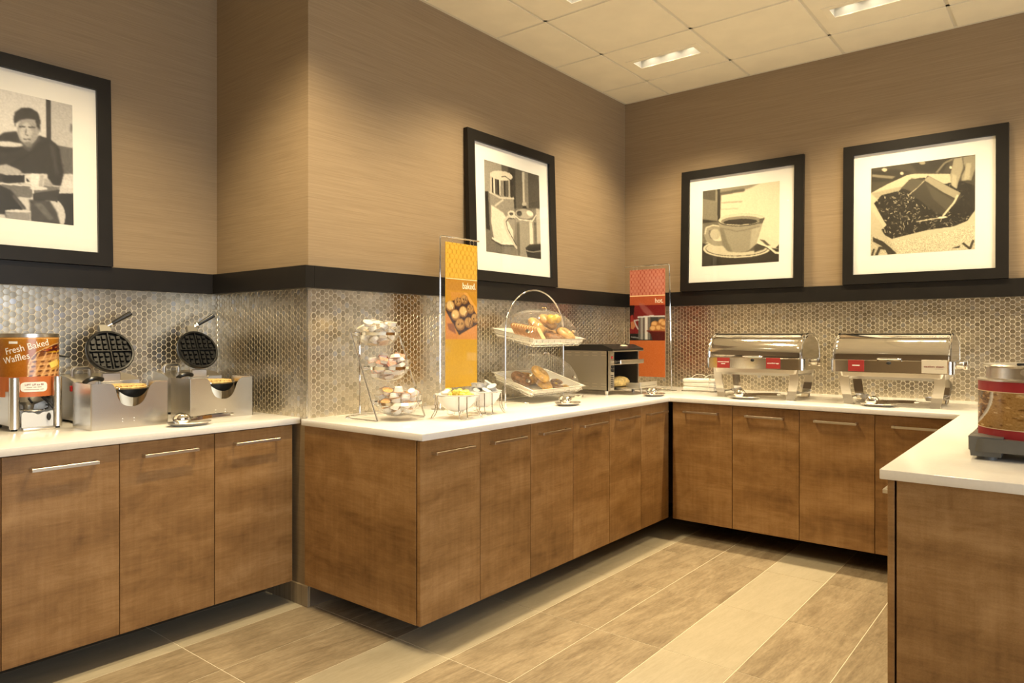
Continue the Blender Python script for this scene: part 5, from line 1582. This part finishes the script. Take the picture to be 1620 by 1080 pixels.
lay(su, cu, MU, ROLL2, 'bread_roll', 'small yellow roll beside the larger one on the upper pastry tray', 'roll', GU, 0.132, 0.150, 0, 0, 0, 0.13, 0.008)
# lower tray
def danish_mesh(mat, s):
    pts = [((0.010+0.0040*a)*math.cos(a)*s, (0.010+0.0040*a)*math.sin(a)*s, 0.0165*s+0.016*s*max(0, 1-a/11)) for a in [k*0.35 for k in range(36)]]
    return MB().tube(pts, [0.0165*s]*len(pts), 10).mesh('spiral', mat, 60)
sl_ = tray_settle(); cl = cap_of(0.158)
def danish(label, mat, x, y, rz, s):
    me = danish_mesh(mat, s)
    pv, pf = proxy([(0.0, 0.0), (0.052*s, 0.0), (0.0755*s, 0.010*s), (0.0755*s, 0.026*s), (0.055*s, 0.036*s), (0.020*s, 0.053*s), (0.0, 0.055*s)], 20)
    M = rest(sl_, cl, pv, pf, x, y, 3, 0, rz)
    if M is None: M = T(x, y, 0.02)
    o = thing('danish_pastry', label, 'pastry', (0, 0, 0), (0, 0, 0), GL); set_matrix(o, MLo @ M)
    c = bpy.data.objects.new('spiral', me); COL.objects.link(c); c.parent = o
    MB().ell((0, 0, 0.040*s), 0.015*s, 0.015*s, 0.010*s, 14, 8).build('filling', M_ylw, o)
danish('dark cinnamon swirl pastry in the middle of the lower pastry tray', M_brown, 0.075, 0.095, 0, 0.78)
danish('dark cinnamon swirl pastry behind the middle one on the lower pastry tray', M_brown, 0.085, 0.225, 90, 0.74)
danish('brown swirl pastry beside the knob on the lower pastry tray', M_brown, 0.178, 0.150, 200, 0.64)
danish('golden swirl pastry at the far end of the lower pastry tray', M_gold, 0.190, 0.248, 140, 0.50)
danish('golden swirl pastry at the front corner of the lower pastry tray', M_gold, 0.178, 0.062, 40, 0.48)
lay(sl_, cl, MLo, BG2, 'bagel', 'golden bagel in the back corner of the lower pastry tray', 'bagel', GL, -0.045, 0.225, 6, 0, 0)
lay(sl_, cl, MLo, BGB, 'bagel', 'brown crusted bagel next to the post on the lower pastry tray', 'bagel', GL, -0.160, 0.195, 14, 0, 10)
lay(sl_, cl, MLo, BG2, 'bagel', 'golden bagel leaning at the front of the lower pastry tray', 'bagel', GL, -0.045, 0.085, 26, 0, 20)
lay(sl_, cl, MLo, BG2, 'bagel', 'golden bagel leaning upright near the post on the lower pastry tray', 'bagel', GL, -0.118, 0.112, 28, 0, 25)
lay(sl_, cl, MLo, bun_mesh(M_bagel, 0.036, 0.028, 0.024, 5), 'bread_roll', 'brown roll at the back of the lower pastry tray', 'roll', GL, 0.020, 0.200, 0, 0, 0)

# ------------------------------------------------------------------ conveyor toaster
M_tst = mat_steel('satin_steel_panel', (0.52, 0.48, 0.41), 0.36, (3, 3, 120))
M_blk = plain('black_enamel', (0.012, 0.010, 0.009), 0.28)
t = thing('conveyor_toaster', 'steel conveyor toaster with a black hood beside the pastry stand', 'toaster', (4.10, 2.46, ZT))
TX, TY = 0.425, 0.36
m = MB()
m.box(0, 0.0, 0.028, 0.0025, TY, 0.300); m.box(TX-0.0025, 0, 0.028, TX, TY, 0.300); m.box(0, TY-0.002, 0.028, TX, TY, 0.300); m.box(0, 0, 0.028, TX, TY, 0.032)
m.box(0.0, -0.001, 0.028, 0.028, 0.012, 0.300)
m.build('side_panels', M_tst, t, 0)
hood = MB()
hp = [(-0.035, 0.298), (-0.035, 0.312), (0.045, 0.340), (TY, 0.340), (TY, 0.298)]
hood.prism(hp, -0.001, TX+0.001, Matrix(((0, 0, 1, 0), (1, 0, 0, 0), (0, 1, 0, 0), (0, 0, 0, 1)))); hood.build('hood', M_blk, t, 20)
MB().box(0.190, -0.0005, 0.3275, 0.262, 0.020, 0.3325, T(0, 0, 0) @ T(0.22, 0.005, 0.328) @ RX(19) @ T(-0.22, -0.005, -0.328)).build('hood_notice', M_lidw, t, 0)
MB().box(0.0, -0.036, 0.292, TX, -0.030, 0.299).build('hood_lip', M_steel, t, 0)
# front control strip with switches
MB().box(0.028, 0.004, 0.030, 0.085, 0.010, 0.298).build('control_panel', M_steel, t, 0)
for z in (0.19, 0.165): MB().cyl((0.056, 0.004, z), (0.056, -0.010, z), 0.011, n=16).build('control_knob', M_rubber, t)
MB().rbox(0.046, 0.0, 0.245, 0.066, 0.005, 0.262, 0.002, 1).build('power_switch', M_red, t)
for k in range(7): MB().box(0.040, 0.001, 0.05+k*0.013, 0.072, 0.0045, 0.056+k*0.013).build('vent_slot', M_dim, t, 0)
# oven cavity
MB().box(0.085, TY-0.03, 0.034, TX-0.003, TY-0.025, 0.296).build('cavity_back', M_dim, t, 0)
MB().box(0.085, 0.012, 0.034, 0.088, TY-0.02, 0.296).build('cavity_side', M_dim, t, 0)
MB().box(TX-0.012, 0.0, 0.034, TX-0.004, 0.012, 0.296).build('front_post', M_steel, t, 0)
MB().box(0.088, 0.02, 0.200, TX-0.01, TY-0.04, 0.206).build('divider_shelf', M_steel, t, 0)
cv = MB()
for k in range(7): cv.tube([(0.092, -0.030+k*0.045, 0.225-0.004*(k % 2)), (TX-0.012, -0.030+k*0.045, 0.225-0.004*(k % 2))], 0.004, 6)
for x in (0.10, 0.21, 0.32, TX-0.02): cv.tube([(x, -0.036, 0.223), (x, TY-0.05, 0.223)], 0.0035, 6)
cv.build('conveyor', M_chrome, t)
MB().rbox(0.090, -0.045, 0.206, TX-0.006, -0.036, 0.236, 0.003, 1).build('feed_guard', M_steel, t)
# lower catch tray sticking out
ct = MB(); ct.box(0.10, -0.13, 0.042, TX+0.02, 0.25, 0.045); ct.build('catch_tray', M_steel, t, 0)
MB().rbox(0.20, -0.132, 0.045, TX+0.022, -0.126, 0.082, 0.001, 1).build('tray_front', M_steel, t)
MB().rbox(0.20, -0.130, 0.045, 0.203, -0.02, 0.078, 0.0005, 1).build('tray_side', M_steel, t)
for k in range(12): MB().cyl((0.225+k*0.018, -0.1318, 0.055), (0.225+k*0.018, -0.1328, 0.055), 0.0028, n=8).build('tray_hole', M_dim, t)
for x in (0.03, TX-0.03):
    for y in (0.03, TY-0.03):
        MB().lathe([(0.0, 0.0), (0.011, 0.0), (0.014, 0.028), (0.0, 0.028)], 16, T(x, y, 0)).build('foot', M_steel, t)
MB().cyl((0.27, -0.10, 0.0), (0.27, -0.10, 0.042), 0.006, n=12).build('tray_leg', M_steel, t)
for z in (0.285, 0.267, 0.075, 0.057):      # louvres on the side panel
    for y in (0.035, 0.105, 0.175, 0.245, 0.315):
        v = MB(); v.prism([(-0.019, -0.003), (0.019, -0.003), (0.019, 0.0035), (-0.019, 0.0035)], 0, 0.0012, T(-0.0002, y, z) @ RY(-90) @ RZ(90)); v.build('louvre', M_nickel, t, 0)
    
o = thing('toast_loaf', 'pale toasted bun on the catch tray of the conveyor toaster', 'bread', (4.30, 2.49, ZT+0.046))
MB().ell((0, 0, 0.036), 0.105, 0.05, 0.036, 24, 12, None, lambda p: 1+0.04*math.sin(9*p.x)+0.04*math.sin(8*p.y+6*p.z)).build('bun', plain('toasted_crumb', (0.62, 0.46, 0.18), 0.7, var=0.3, scale=50), o, 70)
# ------------------------------------------------------------------ napkins in a wire holder
M_nap = plain('white_paper_napkin', (0.84, 0.81, 0.74), 0.85, var=0.03, scale=30)
t = thing('napkin_holder', 'chrome wire napkin holder beside the hot sign', 'holder', (4.80, 2.105, ZT), (0, 0, R(-90)))
m = MB(); m.tube(fillet([(-0.13, -0.065, 0.004), (0.13, -0.065, 0.004), (0.13, 0.065, 0.004), (-0.13, 0.065, 0.004)], 0.012, 4, True), 0.003, 8, True)
for x in (-0.05, 0.05): m.tube([(x, -0.065, 0.004), (x, 0.065, 0.004)], 0.0025, 6)
m.build('base_wire', M_chrome, t)
for x in (-0.045, 0.055):
    MB().tube([(x+0.075*math.cos(a), 0.066, 0.06+0.06*math.sin(a)) for a in [PI*k/16 for k in range(17)]], 0.002, 6).build('arched_wire', M_chrome, t)
MB().tube(spline([(0.075, 0.068, 0.11), (0.085, 0.02, 0.110), (0.085, -0.045, 0.1035), (0.085, -0.070, 0.086), (0.085, -0.0725, 0.05), (0.085, -0.0665, 0.006)], 5), 0.002, 6).build('hold_down_wire', M_chrome, t)
MB().tube([(-0.125+0.010*math.cos(a), 0.066, 0.095+0.014*math.sin(a)) for a in [2*PI*k/16 for k in range(16)]], 0.0018, 6, True).build('wire_loop', M_chrome, t)
for k, (h, dz) in enumerate(((0.030, 0.008), (0.030, 0.0385), (0.024, 0.069))):
    lab_ = ('lowest folded white napkin bundle in the wire holder', 'middle folded white napkin bundle in the wire holder', 'topmost folded white napkin bundle in the wire holder')[k]
    o = thing('napkin_bundle', lab_, 'napkin', (4.80, 2.105+(0.002, -0.002, 0.003)[k], ZT+dz), (0, 0, R(-90+(1, -1, 2)[k])), 'folded napkins in the holder')
    MB().rbox(-0.118, -0.060, 0, 0.118, 0.060, h, 0.011, 3).build('folded_stack', M_nap, o)
    e = MB()
    for q in range(3): e.rbox(-0.1175, -0.0615, h*(0.22+0.22*q), 0.1175, -0.050, h*(0.22+0.22*q)+0.0022, 0.001, 1)
    e.build('fold_edges', M_nap, o)

# ------------------------------------------------------------------ roll-top chafing dishes
CW, CD = 0.632, 0.40
def rounded_loop(w, d, r, z, n=6):
    return [(x, y, z) for x, y in rrect(w, d, r, n)]
def loft(mb, loops, cap0=True, cap1=True):
    n = len(loops[0]); v = []; f = []
    for l in loops: v += l
    for k in range(len(loops)-1):
        for i in range(n): f.append((k*n+i, k*n+(i+1) % n, k*n+n+(i+1) % n, k*n+n+i))
    if cap0: f.append(tuple(range(n-1, -1, -1)))
    if cap1: f.append(tuple(range((len(loops)-1)*n, len(loops)*n)))
    return mb.add(v, f)
def chafer(label, y):
    t = thing('chafing_dish', label, 'chafing dish', (4.655, y, ZT), (0, 0, R(-90)), 'roll-top chafing dishes')
    # local: x to the guests' right, y to the wall, z up
    z0, z1 = 0.190, 0.258
    b = MB()
    loft(b, [rounded_loop(CW, CD, 0.035, z0), rounded_loop(CW, CD, 0.035, z1), rounded_loop(CW-0.012, CD-0.012, 0.03, z1+0.003), rounded_loop(CW-0.05, CD-0.05, 0.025, z1+0.002)], True, True)
    b.build('frame_band', M_band_steel, t, 30)
    wp = MB(); loft(wp, [rounded_loop(CW-0.14, CD-0.10, 0.03, 0.148), rounded_loop(CW-0.09, CD-0.06, 0.03, 0.165), rounded_loop(CW-0.08, CD-0.05, 0.03, 0.192)], True, True)
    wp.build('water_pan', M_steel, t, 30)
    # legs: wide flat bands bent under
    for sx in (-1, 1):
        for sy in (-1, 1):
            w = 0.026
            pts = [Vector((sx*0.245, sy*0.165, 0.195)), Vector((sx*0.243, sy*0.158, 0.125)), Vector((sx*0.232, sy*0.150, 0.055)), Vector((sx*0.226, sy*0.150, 0.030)), Vector((sx*0.220, sy*0.158, 0.001))]
            lg = MB(); th = 0.0035
            for a, c in zip(pts[:-1], pts[1:]):
                v = []
                for p in (a, c): v += [(p.x-w, p.y-th*1, p.z), (p.x+w, p.y-th, p.z), (p.x+w, p.y+th, p.z), (p.x-w, p.y+th, p.z)]
                lg.add(v, [(0,1,5,4),(1,2,6,5),(2,3,7,6),(3,0,4,7)])
            p = pts[-1]; lg.box(p.x-w, min(p.y-sy*0.04, p.y+th*sy), 0.0, p.x+w, max(p.y-sy*0.04, p.y+th*sy), 0.004)
            lg.build('leg', M_steel if sy < 0 else M_mirror, t, 15)
    # fuel holders between the legs
    for sx in (-1, 1):
        h = MB(); h.tube([(sx*0.226, -0.15, 0.035), (sx*0.226, 0.15, 0.035)], 0.005, 8)
        h.lathe([(0.0, 0.026), (0.034, 0.026), (0.038, 0.046), (0.036, 0.046), (0.032, 0.029), (0.0, 0.029)], 24, T(sx*0.185, 0.02, 0)); h.tube([(sx*0.226, 0.02, 0.035), (sx*0.215, 0.02, 0.035)], 0.004, 6)
        h.build('fuel_holder', M_steel, t)
    # roll-top lid: long barrel with curved shoulders
    LW_, LD = 0.600, 0.375
    H = 0.158
    def lidf(u, v):
        a = u*2-1; th = PI*v
        e = max(0.0, (abs(a)-0.93)/0.07)
        k = math.sqrt(max(0.0, 1-e**2.2*0.22))
        c, s_ = math.cos(th), math.sin(th)
        yy = -math.copysign(abs(c)**0.80, c)*LD/2
        zz = abs(s_)**0.80*H*k
        xx = a*LW_/2
        return (xx, yy*(0.985+0.015*k), z1+0.001+zz)
    lid = MB().grid(52, 32, lidf)
    ld = lid.build('roll_top_lid', M_mirror, t, 60)
    for sx in (-1, 1):     # flat end walls and side hoops
        a = 0.0 if sx < 0 else 1.0
        end = [lidf(a, k/32) for k in range(33)]
        eb = MB(); eb.add(end, [tuple(range(33)) if sx < 0 else tuple(reversed(range(33)))]); eb.build('end_wall', M_band_steel, ld, 0)
        hoop = MB(); hoop.tube([(sx*(LW_/2-0.006), p[1]*0.995, p[2]-0.004) for p in [lidf(0.5+sx*0.47, k/32) for k in range(33)]], 0.0075, 10); hoop.build('shoulder_band', M_chrome, ld)
        pv = MB(); pv.cyl((sx*(CW/2-0.004), 0.02, 0.236), (sx*(CW/2+0.022), 0.02, 0.236), 0.020, n=24); pv.rbox(min(sx*(CW/2+0.020), sx*(CW/2+0.042)), -0.008, 0.212, max(sx*(CW/2+0.020), sx*(CW/2+0.042)), 0.048, 0.262, 0.004, 2)
        pv.build('pivot', M_mirror, t)
    # lid handle
    hd = MB(); hd.tube(fillet([(-0.060, -0.190, z1+0.010), (-0.055, -0.222, z1+0.012), (0.055, -0.222, z1+0.012), (0.060, -0.190, z1+0.010)], 0.015, 4), 0.0055, 10)
    hd.build('lid_handle', M_chrome, ld)
    MB().ell((0, -0.202, z1-0.012), 0.012, 0.006, 0.010, 14, 8).build('latch', M_rubber, t)
    return t
chafer('roll-top steel chafing dish with two red cards beside the napkins', 1.615)
chafer('roll-top steel chafing dish with a red card and a cream steam card', 0.838)
M_cred = plain('red_card', (0.36, 0.030, 0.026), 0.5); M_ccream = plain('cream_card', (0.70, 0.62, 0.46), 0.5)
def card(label, y, z, w, h, mat, lines=(), tm=None, strips=()):
    o = thing('food_card', label, 'sign', (4.655-CD/2-0.0015, y, ZT+z), (0, 0, R(-90)), 'cards on the chafing dishes')
    c = MB().rbox(-w/2, -0.0018, 0, w/2, 0.0, h, 0.0006, 1).build('card', mat, o)
    for tx, dz, s in lines:
        text_part('lettering', tx, s, tm, c, T(0, -0.0020, h*0.5+dz) @ RX(90), 'CENTER', bold=0.0003)
    for words, dz, hh, m_ in strips:
        print_strips(c, words, dz, hh, m_, lambda p: (p.x, -0.0021, h*0.5+p.y))
card('red card with two lines of white print on the chafing dish by the napkins', 1.805, 0.192, 0.084, 0.066, M_cred,
     strips=((((-0.038, 0.003), (0.006, 0.038)), 0.006, 0.0045, M_ltxt), (((-0.014, 0.013),), -0.006, 0.0050, M_ltxt)))
card('red card with one long line of white print on the chafing dish by the napkins', 1.484, 0.196, 0.088, 0.066, M_cred, (('scrambled eggs', 0.0, 0.0118),), M_ltxt)
card('red card with one short word on the chafing dish with the steam card', 1.008, 0.194, 0.086, 0.066, M_cred,
     strips=((((-0.020, 0.020),), 0.002, 0.0065, M_ltxt),))
card('cream card reading caution steam in dark red letters', 0.615, 0.194, 0.120, 0.074, M_ccream, (('caution: steam', 0.0, 0.0165),), M_dtxt,
     strips=((((0.004, 0.044),), -0.012, 0.0028, M_fine),))

# ------------------------------------------------------------------ soup kettle warmer
def art_oats():
    g = Img(200, 84, (0.62, 0.48, 0.28), 21)
    rg = random.Random(9)
    for k in range(150):
        a = rg.uniform(0, PI); l = rg.uniform(0.02, 0.07); u, v = rg.uniform(0, 1), rg.uniform(0, 1)
        c = rg.choice([(0.78, 0.64, 0.42), (0.50, 0.36, 0.18), (0.70, 0.55, 0.33), (0.84, 0.74, 0.56), (0.42, 0.29, 0.14)])
        g.ell(u, v, l*0.5, l*0.42, c, a, 1, 0.9)
        g.line([(u-l*0.5*math.cos(a), v-l*math.sin(a)), (u+l*0.5*math.cos(a), v+l*math.sin(a))], 0.004, (0.40, 0.27, 0.13), 1, 0.5)
    bowl = [(0, 0), (0.30, 0), (0.30, 0.15), (0.285, 0.35), (0.24, 0.60), (0.16, 0.82), (0.05, 0.98), (0, 1)]
    mk = g.mpoly([(0.0, 0.0), (0.27, 0), (0.265, 0.2), (0.235, 0.45), (0.17, 0.68), (0.08, 0.85), (0, 0.93)], 1)
    ins = Img(200, 84, (0.40, 0.27, 0.15), 5)
    for k in range(140):
        ins.ell(rg.uniform(0, 0.3), rg.uniform(0, 1), 0.018, 0.04, rg.choice([(0.66, 0.50, 0.32), (0.30, 0.18, 0.09), (0.76, 0.62, 0.44), (0.48, 0.33, 0.18)]), rg.uniform(0, 3), 1)
    g.put(g.mpoly(bowl, 1), (0.84, 0.83, 0.82))
    g.put(g.mpoly([(0.0, 0.0), (0.285, 0), (0.28, 0.2), (0.25, 0.48), (0.18, 0.72), (0.08, 0.90), (0, 0.96)], 2), (0.66, 0.64, 0.62))
    g.a = g.a*(1-mk[..., None]) + ins.a*mk[..., None]
    g.noise(0.02, 1)
    return g
KX, KY, KR = 2.90, 0.103, 0.166
t = thing('soup_kettle', 'round soup kettle with red bands and an oat print on the peninsula', 'kettle', (KX, KY, ZT))
M_cast = plain('grey_kettle_base', (0.13, 0.125, 0.11), 0.42, var=0.1, scale=20)
M_band = plain('dark_red_band', (0.34, 0.022, 0.030), 0.35)
M_pin = plain('cream_line', (0.74, 0.60, 0.42), 0.5)
b = MB()
b.prism(rrect(2*KR+0.030, 2*KR+0.030, 0.05), 0.028, 0.070)
b.build('base_ring', M_cast, t)
for sx in (-1, 1):
    for sy in (-1, 1):
        c = MB(); x0, y0 = sx*(KR-0.036), sy*(KR-0.036)
        v = [(x0+a*0.047, y0+c_*0.047, 0.076) for a, c_ in ((-1,-1),(1,-1),(1,1),(-1,1))] + [(x0+a*0.041, y0+c_*0.041, 0.012) for a, c_ in ((-1,-1),(1,-1),(1,1),(-1,1))]
        c.add(v, [(0,1,2,3),(7,6,5,4),(4,5,1,0),(5,6,2,1),(6,7,3,2),(7,4,0,3)]); c.cyl((x0, y0, 0.0), (x0, y0, 0.03), 0.028, n=18)
        c.build('foot', M_cast, t)
MB().lathe([(KR, 0.068), (KR, 0.098), (KR-0.003, 0.098)], 72).build('lower_red_band', M_band, t)
MB().lathe([(KR-0.001, 0.0975), (KR+0.0008, 0.098), (KR+0.0008, 0.1000), (KR-0.001, 0.1005)], 72).build('pin_line', M_pin, t)
lab = print_mesh('oat_print', art_oats(), 1, 1, M_printg, t, lambda u, v: (KR*math.cos(R(92+150*u)), KR*math.sin(R(92+150*u)), 0.100+(0.218-0.100)*v))
MB().lathe([(KR-0.0012, 0.098), (KR-0.0012, 0.220)], 72).build('drum', M_pin, t)
MB().lathe([(KR-0.001, 0.2175), (KR+0.0008, 0.218), (KR+0.0008, 0.2200), (KR-0.001, 0.2205)], 72).build('pin_line', M_pin, t)
MB().lathe([(KR, 0.220), (KR, 0.252), (KR-0.003, 0.252)], 72).build('upper_red_band', M_band, t)
MB().lathe([(KR-0.001, 0.2515), (KR+0.004, 0.253), (KR+0.004, 0.258), (KR-0.02, 0.262), (KR-0.03, 0.260)], 72).build('rim_ring', M_steel, t)
MB().lathe([(KR-0.022, 0.260), (KR-0.024, 0.296), (KR-0.018, 0.299), (KR-0.012, 0.302), (KR-0.016, 0.307), (KR-0.07, 0.310), (0.0, 0.313)], 72).build('inset_pot', M_steel, t)
pv = MB(); pv.rbox(-KR+0.020, 0.02, 0.308, -KR+0.085, 0.05, 0.313, 0.001, 1); pv.build('lid_hinge_plate', M_dim, t)
MB().rbox(-KR+0.045, -0.02, 0.311, -KR+0.075, 0.02, 0.318, 0.002, 1).build('lid_tab', M_cast, t)
MB().cyl((-KR+0.006, 0.03, 0.285), (-KR+0.026, 0.03, 0.285), 0.010, n=16).build('side_latch', M_steel, t)
MB().lathe([(0.0, 0.311), (0.022, 0.312), (0.015, 0.322), (0.024, 0.334), (0.020, 0.342), (0.0, 0.343)], 24).build('lid_knob', M_rubber, t)
